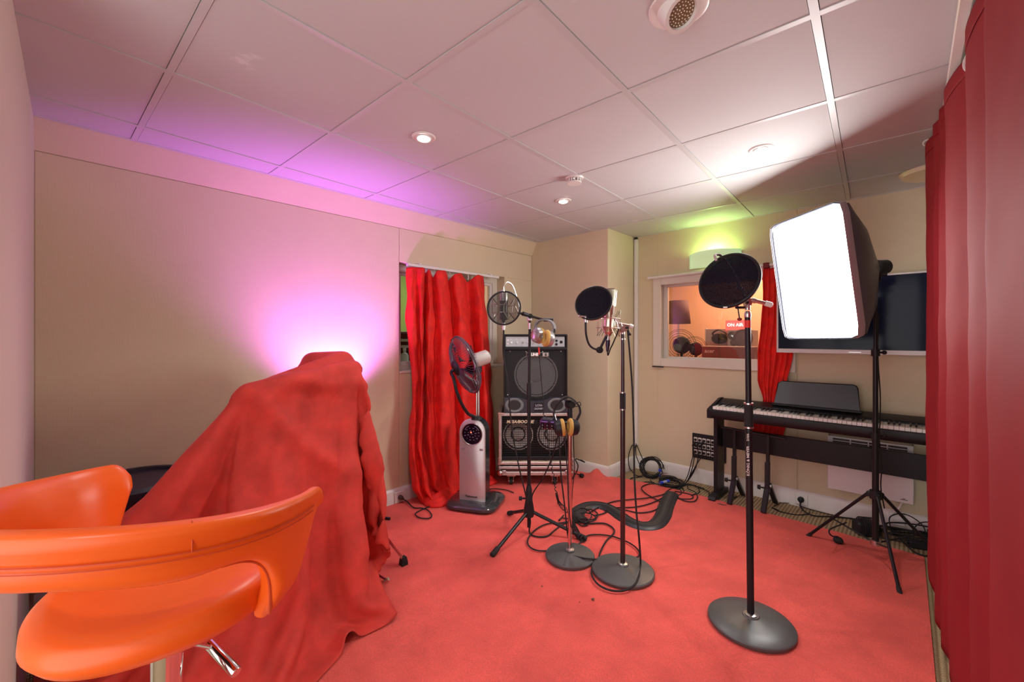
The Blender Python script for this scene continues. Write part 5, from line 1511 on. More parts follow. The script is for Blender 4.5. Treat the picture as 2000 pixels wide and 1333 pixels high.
b = MB(); b.tube([ma + axm * MM * .62 + s_ * .029, ma + axm * MM * .97 + s_ * .032, ma + axm * MM * 1.01 + s_ * .02, ma + axm * MM * 1.01 - s_ * .02, ma + axm * MM * .97 - s_ * .032, ma + axm * MM * .62 - s_ * .029], .0035, 6); b.build('head_frame', M_SILVER, t2, True)
MB().lathe([(.0273, .010), (.0275, .034), (.0273, .035), (.0273, .009)], 28, M_, False).build('copper_band', mat('copper_band', (.45, .22, .14), .35, .8), t2, True)
spider(t2, ma + axm * .055, axm, .062, .14)
MB().tube([ma - axm * .010, ma - axm * .03, ma - axm * .031, ma - axm * .05], [.012, .012, .0105, .0095], 16).build('connector', M_SILVER, t2, True)
MB().tube([ma - axm * .035, ma - axm * .06, ma - axm * .095], [.0115, .0115, .006], 16).build('cable_boot', M_PURPLE, t2, True)
b = MB(); b.cyl(ma + axm * .06 + s_ * .06, hC, .006); b.tube([at(1200, 622, DC), at(1206, 630, DC), at(1208, 640, DC), hC], .008, 8); b.build('mount_arm', M_SILVER, t2, True)
b = MB(); p, q = at(1171, 684, DC - .04), at(1185, 655, DC - .03); dd_ = q - p; b.box((0, 0, 0), (.022, .008, dd_.length), .003, axis_matrix((p + q) / 2, dd_)); b.cyl(p - FW * .012, p + FW * .012, .017, .017, 18); b.build('black_bracket', M_BLK, t2, True)
pc = at(1159, 592, DC - .09); nrmC = (-FW * .83 - RT * .42 + V((0, 0, .38))).normalized()
pop_filter(t2, pc, nrmC, .093, M_GAUZE)
path = [at(1144, 622, DC - .10), at(1144, 640, DC - .10), at(1145, 655, DC - .09), at(1150, 672, DC - .08), at(1159, 681, DC - .06), at(1170, 683.5, DC - .05)]
MB().tube(catmull(path, 6), .0055, 8).build('gooseneck', M_RUBBER, t2, True)
b = MB(); b.cyl(at(1144, 620, DC - .10), at(1144, 630, DC - .10), .009); b.cyl(at(1131, 618, DC - .10), at(1146, 619, DC - .10), .004); b.sphere(at(1131, 618, DC - .10), .006); b.build('neck_clamp', M_SILVER, t2, True)

# --- D: nearest black stand with only a pop filter
bD = V((-.50, 2.036, ON_RUG)); DD = 1.82
t = thing('pop_filter_stand', 'tall black round base stand holding only a dark pop filter', 'microphone stand', bD)
round_base(t, bD, .170, M_CAST)
def onpole(py): 
    f_ = (1213 - py) / (1213 - 600); return at(1466.5 - 6.5 * f_, py, DD)
MB().cyl(bD + V((0, 0, .04)), onpole(795), .0142, .0142, 20).build('lower_tube', M_BLKMET, t, True)
MB().cyl(onpole(834), onpole(789), .0180, .0172, 20).build('grip_sleeve', M_RUBBER, t, True)
for py in (788.5, 835): MB().cyl(onpole(py + 1.4), onpole(py - 1.4), .0188, .0188, 20).build('collar', M_SILVER, t, True)
MB().cyl(onpole(800), onpole(612), .0118, .0118, 20).build('upper_tube', M_BLKMET, t, True)
MB().cyl(onpole(640.5), onpole(626), .0124, .0124, 20).build('red_tape', M_REDTAPE, t, True)
MB().tube([onpole(622), onpole(618), onpole(612), onpole(608)], [.0105, .014, .013, .010], 16).build('tube_collar', M_SILVER, t, True)
jD = onpole(592)
b = MB(); b.box((0, 0, 0), (.020, .03, .050), .007, Matrix.Translation(jD) @ Matrix.Rotation(-YAW, 4, 'Z')); b.cyl(jD - RT * .012, jD + RT * .012, .015); b.cyl(onpole(606), onpole(598), .011); b.build('swivel_joint', M_SILVER, t, True)
MB().cyl(jD - RT * .011 - FW * .012, jD - RT * .010 - FW * .020, .006, .006, 12).build('joint_bolt', M_BLK, t, True)
MB().cyl(at(1453, 583, DD), at(1500, 594, DD - .02), .0085).build('boom_stub', M_NICKEL, t, True)
MB().cyl(at(1468, 586.5, DD - .006), at(1476, 588.5, DD - .01), .0115).build('stub_collar', M_SILVER, t, True)
MB().tube([at(1494, 592.6, DD - .02), at(1496, 593, DD - .02), at(1506, 596, DD - .02), at(1507.5, 596.4, DD - .02)], [.010, .0118, .0118, .009], 16).build('end_grip', M_PLASTW, t, True)
b = MB(); b.cyl(at(1438, 601, DD - .02), at(1453, 601, DD), .006); b.sphere(at(1439.5, 595, DD - .02), .009); b.cyl(at(1440, 595, DD - .02), at(1444.5, 623, DD - .02), .0026); b.build('locking_lever', M_BLK, t, True)
MB().sphere(at(1444.5, 624, DD - .02), (.010, .010, .007)).build('lever_ball', mat('dark_red_ball', (.20, .012, .012), .4), t, True)
# normal of the filter: facing the room, turned up and to the left
nD = (-ray(1423, 548).normalized() * .785 + (-RT * .70 + V((0, 0, .70))).normalized() * .62).normalized()
pcD = at(1423, 548, 1.80)
pop_filter(t, pcD, nD, .122, M_GAUZE)
b = MB(); b.tube(catmull([at(1400, 510, 1.83), at(1396, 500, 1.84), at(1402, 497.5, 1.85), at(1411, 503, 1.86), at(1430, 530, 1.88), at(1448, 566, 1.86), at(1456, 584, DD)], 6), .0055, 8); b.build('gooseneck', M_SILVER, t, True)
MB().box(at(1418, 601, 1.77), (.02, .02, .008), .002).build('filter_clip', M_SILVER, t, True)
pA_, pB_ = onpole(905), onpole(850)
upv = (pB_ - pA_).normalized()
text('KÖNIG & MEYER', .0175, M_WHITEP, t, facing(onpole(930) - ray(1465, 900).normalized() * .0150 - RT * .004, upv, -RT), bold=.0003)
text('210/6', .014, M_WHITEP, t, facing(onpole(862) - ray(1465, 860).normalized() * .0150 - RT * .004, upv, -RT), bold=.0003)
# ================================================================== CABLES AND SMALL THINGS ON THE FLOOR
ZC = .021
def G(*pts, z=ZC): return [fl(px, py, z) for px, py in pts]
pl = V((XA + .03, 1.705, .054))
t = thing('fan_plug', 'dark mains plug in the socket beside the velvet curtain', 'plug', pl)
MB().tube([pl - V((.012, 0, 0)), pl + V((.012, 0, 0)), pl + V((.024, .004, -.002)), pl + V((.03, .012, -.012))], [.018, .018, .015, .006], 14).build('body', mat('brown_black_plug', (.06, .04, .035), .4), t, True)
cable([pl + V((.03, .012, -.012)), pl + V((.05, .03, -.028))] + G((808, 992), (822, 993), (834, 996), (843, 1006), (838, 1013), (820, 1012), (811, 1005), (818, 999), (836, 991), (856, 983), (874, 977)), .0042, 'thin dark fan power cord looping on the rug by the baseboard')
cable(G((952, 957), (966, 955), (985, 957), (996, 960), (1003, 963)), .004, 'short black cord end lying behind the fan base')
# amplifier mains lead on the right of the case
cable([V((-2.03, 2.98, .22)), V((-2.0, 3.0, .2))] + [at(1124, 897, 3.62), at(1129, 910, 3.62)] + G((1126, 922), (1118, 936)), .005, 'thick black amplifier lead curling beside the flight case')
cable([at(1119, 900, 3.66), at(1118, 920, 3.6)] + G((1124, 926), (1130, 927), (1135, 931)), .004, 'amplifier lead ending in a loose plug on the rug')
q = fl(1136, 934, .012)
t = thing('loose_plug', 'loose round black mains plug lying beside the corner wall', 'plug', q)
b = MB(); M_ = axis_matrix(q + V((0, 0, .020)), RT * .6 - FW * .7); b.lathe([(.0005, .016), (.015, .016), (.019, .012), (.019, -.012), (.009, -.022), (.0005, -.022)], 20, M_); b.build('body', M_BLK, t, True)
b = MB(); b.cyl(M_ @ V((.007, 0, .016)), M_ @ V((.007, 0, .032)), .0022); b.cyl(M_ @ V((-.007, 0, .016)), M_ @ V((-.007, 0, .032)), .0022); b.build('pins', M_SILVER, t, True)
# coiled headphone lead hanging from the boom
def coil(path, R, turns, r, label):
    P_ = catmull(path, 10); m = len(P_); out = []
    L = [0]
    for a, c in zip(P_, P_[1:]): L.append(L[-1] + (c - a).length)
    N = turns * 9
    for k in range(N + 1):
        s_ = L[-1] * k / N; i = max(0, min(m - 2, next((j for j in range(m - 1) if L[j + 1] >= s_), m - 2)))
        f = (s_ - L[i]) / max(1e-9, L[i + 1] - L[i]); p = P_[i].lerp(P_[i + 1], f); d = P_[i + 1] - P_[i]
        x, y, z = frame_z(d); a = 2 * PI * k / 9; Rk = R(k / N) if callable(R) else R
        out.append(p + (x * math.cos(a) + y * math.sin(a)) * Rk)
    o = MB().tube(out, r, 5).build('coiled_lead', M_RUBBER); tag(o, label, 'cable'); return o
cable([at(1053, 693, 2.62), at(1057, 740, 2.62), at(1061, 785, 2.62)], .0026, 'straight thin grey lead below the hanging silver headphones')
coil([at(1061, 785, 2.62), at(1063, 815, 2.62), at(1069, 850, 2.63), at(1073, 885, 2.64), at(1079, 920, 2.65), at(1084, 948, 2.66), at(1087, 966, 2.66)] + G((1092, 983), (1102, 994), (1113, 1001), z=.03), lambda u: .006 + .008 * smooth((u - .75) / .15), 46, .0025, 'coiled black headphone lead stretching down to the rug')
coil(G((1114, 1006), (1118, 1024), (1124, 1036), (1130, 1047), (1140, 1055), z=.035), .016, 17, .0042, 'tightly coiled black lead wrapped by the tripod foot')
# leads round the chrome stand
cable([at(1092, 852, DB - .06), at(1093, 880, DB - .07), at(1096, 930, DB - .05), at(1103, 990, DB - .01), at(1108, 1040, DB)] + G((1114, 1068)), .004, 'black lead running down beside the chrome pole')
cable([at(1090, 850, DB - .02), at(1078, 895, 2.45), at(1060, 935, 2.55), at(1042, 962, 2.63), at(1036, 985, 2.655)], .004, 'black lead slanting from the mixer to the tripod stand')
cable([at(1103, 855, DB - .05), at(1108, 920, DB - .03), at(1111, 990, DB - .03), at(1116, 1030, DB - .02)] + G((1122, 1040)), .0035, 'second black lead hanging close against the chrome pole')
cable([at(1120, 850, DB), at(1121, 890, 2.45), at(1122, 918, 2.55), at(1118, 960, 2.6)] + G((1116, 1000)), .0026, 'thin lead hanging behind the gold padded headphones')
# floor loops
cable([at(1036, 1020, 2.66)] + G((1034, 1040), (1045, 1048), (1068, 1048), (1085, 1035), (1105, 1022), (1125, 1020), (1150, 1023), (1180, 1023), (1197, 1032), (1199, 1042), (1185, 1056), (1173, 1078), (1168, 1098), (1161, 1118)), .005, 'black cable from tripod hub curving between the two round bases')
cable(G((1118, 1018), (1095, 1022), (1068, 1024), (1045, 1036), (1031, 1054), (1034, 1068), (1050, 1076), (1075, 1077), z=.022) + G((1100, 1082), (1130, 1089), (1150, 1092), z=.045) + G((1180, 1094), (1215, 1091), (1240, 1090), (1249, 1084), (1244, 1072), (1225, 1059), (1195, 1048), (1165, 1045), (1145, 1048), (1132, 1062), (1122, 1067), z=.022), .0045, 'long black cable looping over the small grey base')
cable([at(1226, 645, DC - .02), at(1230, 690, DC - .03), at(1235, 760, DC - .04), at(1238, 850, DC - .05), at(1239, 930, DC - .06), at(1243, 1000, DC - .08), at(1248, 1050, DC - .1)] + [fl(1251, 1100, .06), fl(1247, 1128, .045), fl(1236, 1146, .035), fl(1215, 1155, .026), fl(1190, 1153, .026), fl(1168, 1142, .026), fl(1156, 1124, .024), fl(1157, 1108, .022), fl(1164, 1098, .022)], .005, 'long black cable from the silver microphone looping over the dark base')
cable([ma - axm * .095, ma - axm * .115 + RT * .004, at(1192, 682, DC - .02), at(1197, 672, DC - .02), at(1206, 650, DC - .02), at(1209, 640, DC)], .0035, 'short black lead arching under the silver microphone')
# bundle at the snake end
BUN = [((1120, 1005), (1140, 996), (1160, 998), (1168, 1008), (1155, 1016), (1135, 1012)), ((1118, 1010), (1140, 1002), (1158, 1006), (1164, 1015), (1150, 1020), (1130, 1018)),
       ((1122, 1000), (1135, 993), (1150, 998), (1155, 1010), (1142, 1022), (1126, 1014))]
for k, bb in enumerate(BUN): cable(G(*bb, z=.024 + .007 * k), .0045, 'black cable loops heaped where the rubber cable ramp ends', group='heaped loops')
cable(G((1126, 1012), (1142, 1024), (1148, 1026), (1135, 1027), (1120, 1016), (1096, 1012)), .004, 'black jack lead lying at the chrome pole foot')
MB().cyl(fl(1092, 1017, .022), fl(1101, 1007, .022), .006, .005, 10).build('tmp', M_BLK).name = 'jack_plug'
o = bpy.data.objects['jack_plug']; tag(o, 'small black jack plug on the rug between tripod and chrome pole', 'plug')
cable(G((1150, 1003), (1172, 990), (1200, 980), (1235, 976), (1265, 973), (1290, 968), (1306, 962)), .0045, 'black cable crossing the rug nearer the corner wall to the knot')
cable(G((1160, 1008), (1180, 1003), (1200, 993), (1240, 991), (1270, 984), (1290, 975), (1308, 966)), .0045, 'black cable crossing the rug nearer the round bases to the knot')
cable(G((1180, 998), (1215, 996), (1245, 1002), (1270, 1000), (1286, 993), (1292, 985), (1285, 978), (1262, 965), (1253, 955), (1258, 949), (1275, 945), (1300, 950)), .0045, 'black cable making a wide bend over the cable ramp')

# --- flexible cable ramp
path = catmull([fl(px, py, .012) for px, py in ((1138, 1020), (1126, 1008), (1133, 996), (1152, 989), (1176, 990), (1198, 999), (1216, 1012), (1236, 1024), (1258, 1030), (1280, 1026), (1294, 1010), (1300, 992), (1306, 978), (1312, 966))], 8)
prof = [(-.056, .0), (-.052, .006), (-.03, .019), (-.012, .024), (.012, .024), (.03, .019), (.052, .006), (.056, .0)]
rows = []
for i, p in enumerate(path):
    d = (path[min(i + 1, len(path) - 1)] - path[max(0, i - 1)]); s_ = d.cross(V((0, 0, 1))).normalized()
    rows.append([p + s_ * a + V((0, 0, h + .001)) for a, h in prof])
b = MB(); b.loft(rows)
t = thing('cable_ramp', 'curved flat black rubber cable ramp snaking over the rug', 'cable ramp', path[40])
b.build('body', mat('ribbed_black_rubber', (.028, .029, .031), .42, bump=(120, .2, .001)), t, True)
b = MB()
for off in (-.03, -.021, -.012, .012, .021, .03):
    b.tube([p + ((path[min(i + 1, len(path) - 1)] - path[max(0, i - 1)]).cross(V((0, 0, 1))).normalized()) * off + V((0, 0, .0265 - abs(off) * .22)) for i, p in enumerate(path)], .0022, 4, caps=False)
b.build('ribs', M_RUBBER, t, True)

# --- coiled cables in the corner
def ring_coil(c, nrm, R, turns, r, label, seed, sq=1.0, group=None):
    rs = np.random.RandomState(seed); x, y, z = frame_z(nrm); pts = []
    for k in range(turns):
        ox, oy, rr_ = rs.randn() * .010, rs.randn() * .010, R * (1 + rs.randn() * .08); oz = (k - turns / 2) * r * 1.1 + rs.randn() * r * .5
        for q in range(14):
            a = 2 * PI * q / 14
            pts.append(V(c) + x * (rr_ * math.cos(a) + ox) + y * (rr_ * sq * math.sin(a) + oy) + z * (oz + r * 1.1 * q / 14))
    pts = [V((p.x, p.y, max(p.z, r + .003))) for p in pts]
    o = MB().tube(pts, r, 6).build('coiled_cable', M_RUBBER); tag(o, label, 'cable', group); return o
cc = fl(1268, 935, 0.0); cc = V((cc.x, cc.y + .05, .088))
ring_coil(cc, (.25, -.75, .55), .085, 9, .0042, 'black cable coil leaning against the back baseboard', 3)
cc2 = fl(1311, 947, .0); ring_coil(V((cc2.x, cc2.y, .022)), (0.02, 0, 1), .10, 9, .0042, 'flat black cable coil with blue tag on the sisal floor', 4, .8)
for (p, q, lab) in (((1289, 917), (1288, 931), 'upright blue cable tag on the leaning coil'), ((1289, 944), (1306, 940), 'blue cable tag lying on the flat cable coil')):
    D_ = 3.72 if 'up' in lab else 3.60
    a, c = (at(*p, D_), at(*q, D_)) if 'up' in lab else (fl(*p, .045), fl(*q, .045))
    t = thing('cable_tag', lab, 'cable tag', a)
    MB().cyl(a, c, .011, .011, 14).build('sleeve', mat('grey_blue_tape', (.35, .38, .55), .4), t, True)
    for u in (0.0, .72): MB().cyl(a.lerp(c, u), a.lerp(c, u + .28), .0125, .0125, 14).build('blue_band', M_BLUE, t, True)
# leads from the trunking
tx = V((-1.905, 3.735, .23))
cable([tx, tx + V((-.004, -.012, -.03)), tx + V((-.012, -.05, .0)), at(1228, 890, 3.85), at(1228, 908, 3.80)] + G((1232, 918), (1242, 929), (1255, 931), z=.006), .0045, 'black cable looping towards the amplifier from the white trunking', z if False else 6)
cable([tx, tx + V((.004, -.015, -.06)), at(1244, 895, 3.85), at(1252, 912, 3.80)] + G((1262, 925), z=.05), .0045, 'black cable dropping from the trunking into the leaning coil')
cable([tx, tx + V((.012, -.02, .01)), at(1250, 885, 3.82), at(1256, 900, 3.80), at(1258, 915, 3.76)] + G((1258, 930), z=.03), .0045, 'black cable arching towards the piano out of the trunking')
cable(G((1253, 932), (1235, 934), (1232, 938), (1245, 943), (1265, 942), (1278, 944), (1264, 950), z=.006), .0045, 'black cable loop flat on the sisal beside the leaning coil')
cable(G((1270, 938), (1280, 950), (1295, 958), (1310, 957), (1330, 950), (1350, 948), (1375, 955), z=.006), .0045, 'black cable bowing across the sisal towards the piano foot')
# leads from the connector panel to the knot
for k, (px, py, mid_, end) in enumerate((((1357), 866, (1352, 915), (1326, 955)), ((1365), 866, (1357, 918), (1322, 957)), ((1373), 866, (1362, 905), (1330, 953)))):
    a = wY(px, py, YB - .02)
    c = MB().tube([a + V((0, .006, 0)), a + V((0, -.03, -.004)), a + V((0, -.05, -.014))], [.010, .010, .006], 12).build('xlr_plug', M_BLK); tag(c, 'black audio plug in the ' + ('first', 'second', 'third')[k] + ' top-row socket, counted from the trunking', 'plug')
    cable([a + V((0, -.05, -.014)), wY(px - 1, 890, 3.69), wY(mid_[0], mid_[1], 3.66)] + G((1342, 941), end, z=.012), .0042, 'black lead hanging from the ' + ('first', 'second', 'third')[k] + ' panel socket, counted from the trunking')
cable([wY(1353, 893, 3.70), wY(1350, 905, 3.66), at(1343, 930, 3.55)] + G((1332, 950), z=.01), .0038, 'silver tipped black lead hanging free below the connector panel')
MB().cyl(wY(1352, 894, 3.70), wY(1349, 903, 3.665), .0055, .0055, 10).build('jack_sleeve', M_SILVER); tag(bpy.data.objects['jack_sleeve'], 'slim silver jack plug hanging below the connector panel', 'plug')
for k, pts in enumerate((((1308, 958), (1318, 952), (1332, 953), (1335, 962), (1322, 966), (1308, 963)), ((1300, 962), (1312, 955), (1328, 957), (1330, 966), (1314, 970)), ((1310, 966), (1325, 974), (1350, 975), (1352, 968), (1335, 963), (1318, 960)), ((1312, 964), (1335, 978), (1355, 980), (1362, 972), (1358, 962), (1344, 955), (1345, 948), (1360, 950), (1366, 962), (1350, 968)))):
    cable(G(*pts, z=.010 + .004 * k), .0042, 'black cable loops knotted together at the rug edge', group='cable knot')
cable(G((1330, 950), (1345, 946), (1362, 952), (1376, 957), z=.006) + [fl(1385, 962, .02), fl(1384, 970, .012), fl(1382, 977, .006), fl(1395, 982, .006), fl(1405, 986, .006)], .004, 'black lead passing round the piano foot')
MB().tube([fl(1402, 985, .009), fl(1412, 988, .009), fl(1420, 988, .009)], [.007, .007, .004], 10).build('jack_connector', M_BLK); tag(bpy.data.objects['jack_connector'], 'black jack connector lying under the folding stand', 'plug')
MB().tube([fl(1426, 977, .006), fl(1432, 974, .008), fl(1439, 970, .006)], [.003, .006, .004], 8).build('cable_tie', M_BLK); tag(bpy.data.objects['cable_tie'], 'small black strap lying between the folding stand feet', 'strap')

# --- piano power
pl = V((-.581, YB - .03, .060))
t = thing('piano_plug', 'round black mains plug between folding stand and heater', 'plug', pl)
MB().tube([pl + V((0, .012, 0)), pl - V((0, .014, 0)), pl - V((0, .022, .004)), pl - V((0, .026, .02))], [.021, .021, .014, .006], 16).build('body', M_BLK, t, True)
cable([pl - V((0, .026, .02)), pl - V((-.002, .03, .045))] + G((1572, 1000), (1590, 1008), (1625, 1010), (1660, 1013), (1685, 1018), z=.006), .0045, 'black power cord along the sisal to the adapter')
cable(G((1512, 990), (1525, 983), (1550, 985), (1575, 993), (1610, 1003), (1640, 1010), z=.006), .0028, 'thin black cord between the power cord and the baseboard')
cable(G((1508, 992), (1525, 1000), (1555, 1006), (1575, 1005), (1582, 1002), z=.006), .0035, 'black cord curving from the second stand foot')
MB().tube([fl(1508, 992, .007), fl(1518, 997, .007), fl(1524, 1000, .007)], [.005, .006, .003], 10).build('cord_jack', M_BLK); tag(bpy.data.objects['cord_jack'], 'slim black plug end near the second stand foot', 'plug')
# --- foot switch hanging from the light stand
bp_ = fl(1637, 1066, .0)
cable([V((-.27, 3.165, .165)), at(1621, 1035, 2.42), at(1624, 1047, 2.42), bp_ + V((-.005, .02, .045))], .004, 'short black cord dropping to the round rubber switch')
t = thing('inline_socket', 'round black rubber cable socket on the rug edge', 'socket', bp_)
MB().sphere(bp_ + V((0, 0, .032)), (.026, .026, .020), 18, 12).build('body', M_RUBBER, t, True)
MB().lathe([(.0005, 0), (.012, 0), (.014, .004), (.010, .005)], 16, axis_matrix(bp_ + V((.006, -.014, .040)), (.3, -.7, .5)), False).build('socket_face', M_BLK, t, True)

# --- heap of cables at the right
ad = fl(1692, 1045, 0)
t = thing('power_adapter', 'black wound power adapter block behind the light stand', 'power adapter', ad, .5)
MB().box((0, 0, .045), (.13, .09, .085), .014).build('block', M_BLK, t)
b = MB()
for k in range(7): b.torus((-.03 + k * .011, 0, .048), (1, .1, 0), .058, .0035, 22, 5, .9, 1.05)
b.build('wound_cord', M_RUBBER, t)
hp = V((-.02, 3.63, 0))
for k in range(10):
    rs = np.random.RandomState(20 + k); cx_, cy_ = -.10 + .34 * rs.rand(), 3.50 + .13 * rs.rand(); R_ = .07 + .06 * rs.rand(); up_ = .15 * (k % 3)
    pts = []
    for q in range(18):
        a = q * .62 + rs.rand() * .25; pts.append(V((cx_ + R_ * (1.2 + .3 * rs.rand()) * math.cos(a), min(3.70, cy_ + R_ * .75 * math.sin(a)), .012 + .008 * k * .6 + up_ * R_ * (1 + math.sin(a + k)))))
    cable(pts, .0045 if k % 2 else .0038, 'black cable heaped under the heater behind the light stand', 5, group='cable heap')
cable([V((-.08, 3.60, .02)), V((-.09, 3.64, .10)), V((-.02, 3.66, .135)), V((.06, 3.63, .10)), V((.08, 3.58, .02))], .0035, 'black cable arching up against the back baseboard')
cable([V((.0, 3.6, .03)), V((.05, 3.63, .11)), V((.12, 3.62, .12)), V((.14, 3.58, .02))], .0035, 'smaller black cable arch at the heap end')
cable(G((1745, 1040), (1765, 1060), (1785, 1078), (1805, 1086), (1825, 1086), z=.007), .0045, 'black cable end sweeping round to the crimson curtain')
t = thing('power_strip', 'black power strip half hidden by the crimson curtain', 'power strip', (.12, 3.52, 0), .3)
MB().box((0, 0, .022), (.26, .055, .042), .008).build('case', M_BLK, t)
for k in range(4): MB().lathe([(.0005, .041), (.017, .041), (.019, .0445), (.016, .0445)], 16, Matrix.Translation(V((-.09 + k * .06, 0, 0))), False).build('outlet', M_RUBBER, t)
# --- crumbs on the rug
for px, py, s_, lab in ((1155, 1171, .010, 'curled dark scrap lying on the rug before the dark base'), (1057, 1146, .006, 'tiny dark crumb on the rug in front of the grey base'), (1131, 1177, .004, 'tiniest dark speck on the open rug')):
    q = fl(px, py, .016); o = MB().tube([q, q + V((s_, s_ * .5, .003)), q + V((s_ * 1.6, -s_ * .4, .001))], [s_ * .3, s_ * .45, s_ * .2], 6).build('debris', M_COFFEE); tag(o, lab, 'debris')

# ================================================================== THINGS BEHIND THE WINDOWS
# control room: desk, lamp, carton, monitor speaker, headphones, sign
Yd = 4.30
t = thing('control_desk', 'wide brown desk behind the control room window', 'desk', (-1.15, 4.4, 0))
MB().span((-2.6, 4.00, .98), (.3, 4.85, 1.02), .004).build('desk_top', mat('control_desk_top', (.30, .16, .10), .5), t, True)
MB().span((-2.5, 4.1, 0), (.2, 4.75, .98)).build('desk_body', M_COFFEE, t, True)
def cw(px, py, Y): return wY(px, py, Y)
a, c = cw(1377, 676, 4.06), cw(1474, 676, 4.06)
t = thing('carton', 'flat dark red brown computer carton on the control room desk', 'carton', ((a.x + c.x) / 2, 4.12, 1.02))
zt = cw(1390, 677, 4.06).z
MB().span((a.x - .03, 4.06, 1.02), (c.x, 4.16, zt), .003).build('box', mat('dark_red_carton', (.16, .035, .025), .5), t, True)
MB().span((a.x - .03, 4.058, zt - .004), (c.x, 4.17, zt + .003), .001).build('lid_edge', mat('pale_card_edge', (.55, .40, .34), .6), t, True)
text('acer', .048, mat('pinkish_print', (.62, .38, .34), .5), t, facing(cw(1376, 686, 4.055), (1, 0, 0), (0, 0, 1)), bold=.001, shear=.1)
a, c = cw(1378, 643, 4.40), cw(1421, 676, 4.40)
t = thing('white_board', 'pale board standing behind the carton in the control room', 'board', (a.x, 4.42, 1.02))
MB().span((a.x, 4.40, 1.02), (c.x + .03, 4.43, a.z), .003).build('panel', mat('pale_pink_board', (.55, .46, .42), .6), t, True)
MB().span((a.x - .004, 4.395, 1.02), (a.x + .008, 4.435, a.z + .004), .001).build('edge_strip', M_WHITE, t, True)
hp0 = cw(1404, 645, 4.33)
headphones('dark headphones hanging on the pale control room board', hp0, cw(1400, 662, 4.33), cw(1411, 662, 4.33), (0, 1, 0), .05, M_BLK, M_BLK, M_RUBBER, (.6, -.7, 0), (-.6, -.7, 0), ([cw(1392, 652, 4.33)], [cw(1418, 652, 4.33)]))
a, c = cw(1421, 645, 4.30), cw(1470, 679, 4.30)
t = thing('monitor_speaker', 'pale three driver monitor speaker lying on its side', 'speaker', ((a.x + c.x) / 2, 4.35, c.z))
MB().span((a.x, 4.30, 1.02), (c.x, 4.50, a.z), .004).build('cabinet', mat('pale_grey_baffle', (.50, .47, .46), .5), t, True)
for px, py, r_ in ((1430, 656, .04), (1433, 670, .03), (1451, 661, .085)):
    M_ = axis_matrix(cw(px, py, 4.298), (0, -1, 0))
    MB().lathe([(r_, 0), (r_, .006), (r_ * .86, .008), (r_ * .8, .0), (r_ * .4, -.004 + .005), (r_ * .36, .004), (.001, .007)], 30, M_, False).build('driver', mat('grey_driver' + str(px), (.13, .11, .11), .5), t, True)
a, c = cw(1417, 626, 4.31), cw(1456, 645, 4.31)
t = thing('on_air_sign', 'lit red on air sign in the control room', 'sign', ((a.x + c.x) / 2, 4.33, c.z))
M_AIR = emitter('lit_red_sign', (1, .11, .09), 1.2)
MB().span((a.x, 4.31, c.z - .004), (c.x + .03, 4.36, a.z), .004).build('light_box', M_AIR, t, True)
text('ON AIR', .041, emitter('lit_white_letters', (1, .95, .92), 1.6), t, facing(cw(1420, 635.5, 4.306), (1, 0, 0), (0, 0, 1)), bold=.0006)
MB().span((a.x + .02, 4.315, c.z - .006), (c.x, 4.355, c.z + .002)).build('foot', M_BLK, t, True)
lx = cw(1325, 612, 4.35)
t = thing('table_lamp', 'table lamp with tall dark shade in the control room', 'lamp', (lx.x, 4.35, 1.02))
b = MB(); b.lathe([(.12, cw(1325, 633, 4.35).z), (.095, cw(1325, 588, 4.35).z)], 32, Matrix.Translation(V((lx.x, 4.35, 0))), False); o = b.build('shade', mat('dark_plum_shade', (.12, .05, .05), .8), t, True); o.modifiers.new('thick', 'SOLIDIFY').thickness = .003
MB().lathe([(.001, 1.02), (.07, 1.02), (.07, 1.035), (.015, 1.06), (.012, 1.20), (.02, 1.23), (.010, 1.30), (.010, 1.40), (.001, 1.40)], 20, Matrix.Translation(V((lx.x, 4.35, 0)))).build('foot', M_SILVER, t, True)
for k, px in enumerate((1328, 1356)):
    c = cw(px, 690, 4.08); R_ = (.155, .12)[k]
    t = thing('reflection_hoops', ('larger', 'smaller')[k] + ' dark wire guard standing in for a reflection in the window glass', 'fan', (c.x, 4.10, 1.02))  # doubled reflection in the glazing, modelled as dark objects behind the pane
    b = MB(); cz = 1.02 + R_ + .01
    for rr_ in (1, .9, .75, .6, .45, .3): b.torus((c.x, 4.08 - .03 * (1 - rr_), cz), (0, -1, 0), R_ * rr_, .0022, 40, 5)
    b.build('hoops', M_BLK, t, True)
    MB().lathe([(.001, .0), (R_ * .5, .0), (R_ * .55, -.03), (.001, -.04)], 28, axis_matrix((c.x, 4.10, cz), (0, -1, 0))).build('reflection_blob', M_CLOTHB, t, True)
    MB().span((c.x - .05, 4.07, 1.02), (c.x + .05, 4.17, 1.035), .004).build('foot', M_BLK, t, True)
    MB().cyl((c.x, 4.12, 1.03), (c.x, 4.12, cz), .012).build('post', M_BLK, t, True)
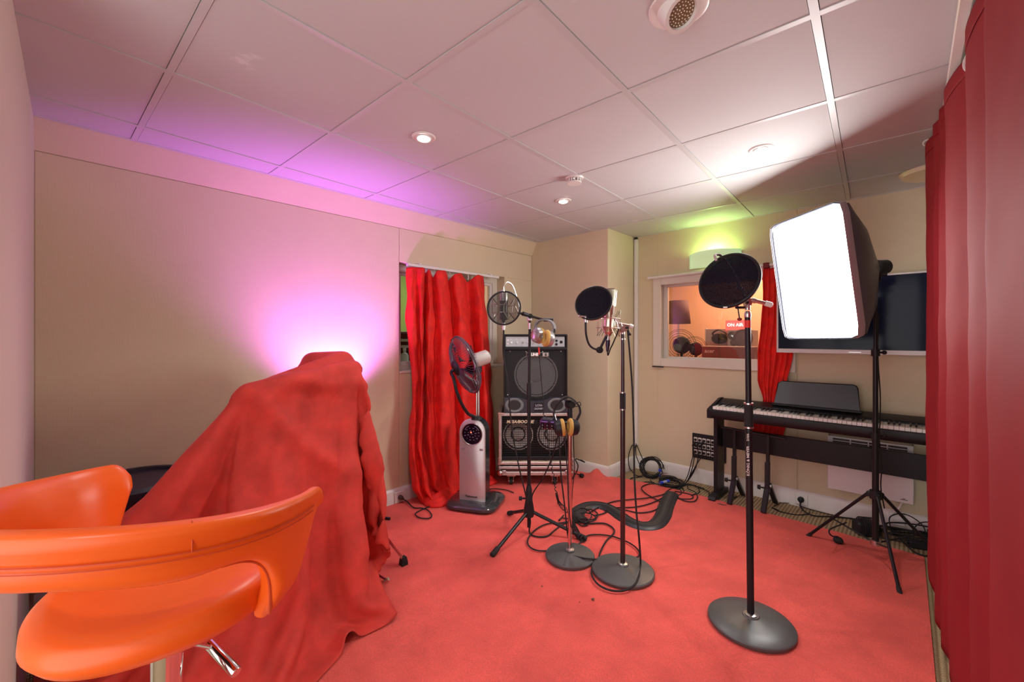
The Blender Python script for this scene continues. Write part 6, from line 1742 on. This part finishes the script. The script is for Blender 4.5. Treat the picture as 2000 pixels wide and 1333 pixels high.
# green room: striped lamp, bottle, shelf
sh_y = wX(800, 690, -3.3).y
t = thing('low_cabinet', 'pale topped low cabinet behind the curtained window', 'cabinet', (-3.45, 2.6, 0))
MB().span((-3.9, 1.6, .99), (-3.0, 3.6, 1.02), .003).build('cabinet_top', mat('pale_shelf', (.45, .47, .42), .5), t, True)
MB().span((-3.85, 1.7, 0), (-3.1, 3.5, .99)).build('cabinet_body', M_COFFEE, t, True)
p = wX(798, 680, -3.35)
t = thing('striped_lamp', 'black lamp with white striped drum shade behind the curtained window', 'lamp', (p.x, p.y, 1.02))
zt_, zb_ = wX(798, 652, -3.35).z, wX(798, 692, -3.35).z
MB().lathe([(.001, zb_), (.10, zb_), (.10, zt_), (.001, zt_)], 32, Matrix.Translation(V((p.x, p.y, 0)))).build('shade', M_BLK, t, True)
for f_ in (.32, .62): MB().lathe([(.1005, zb_ + (zt_ - zb_) * f_), (.102, zb_ + (zt_ - zb_) * f_), (.102, zb_ + (zt_ - zb_) * (f_ + .12)), (.1005, zb_ + (zt_ - zb_) * (f_ + .12))], 32, Matrix.Translation(V((p.x, p.y, 0)))).build('stripe', M_WHITE, t, True)
MB().lathe([(.001, 1.02), (.06, 1.02), (.06, 1.03), (.012, 1.04), (.012, zb_ + .01), (.001, zb_ + .01)], 20, Matrix.Translation(V((p.x, p.y, 0)))).build('foot', M_BLK, t, True)
p = wX(790, 695, -3.2)
t = thing('white_bottle', 'small white bottle on the shelf behind the curtained window', 'bottle', (p.x, p.y, 1.02))
MB().lathe([(.001, 1.02), (.034, 1.02), (.036, 1.03), (.036, 1.10), (.028, 1.12), (.012, 1.13), (.012, 1.15), (.001, 1.15)], 20, Matrix.Translation(V((p.x, p.y, 0)))).build('body', mat('pale_bottle', (.6, .66, .66), .3), t, True)
MB().lathe([(.001, 1.148), (.014, 1.148), (.014, 1.17), (.001, 1.17)], 16, Matrix.Translation(V((p.x, p.y, 0)))).build('cap', M_WHITE, t, True)
p = wX(784, 680, -3.7)
t = thing('dark_shelf_unit', 'dark brown shelf unit against the green wall', 'shelf', (p.x, p.y, 1.02))
MB().span((-3.88, 1.75, 1.02), (-3.62, 2.5, 1.32), .003).build('body', mat('dark_plum_wood', (.06, .035, .04), .5), t, True)
MB().span((-3.60, 1.75, 1.14), (-3.625, 2.5, 1.155)).build('shelf_edge', mat('tan_edge', (.3, .2, .1), .5), t, True)
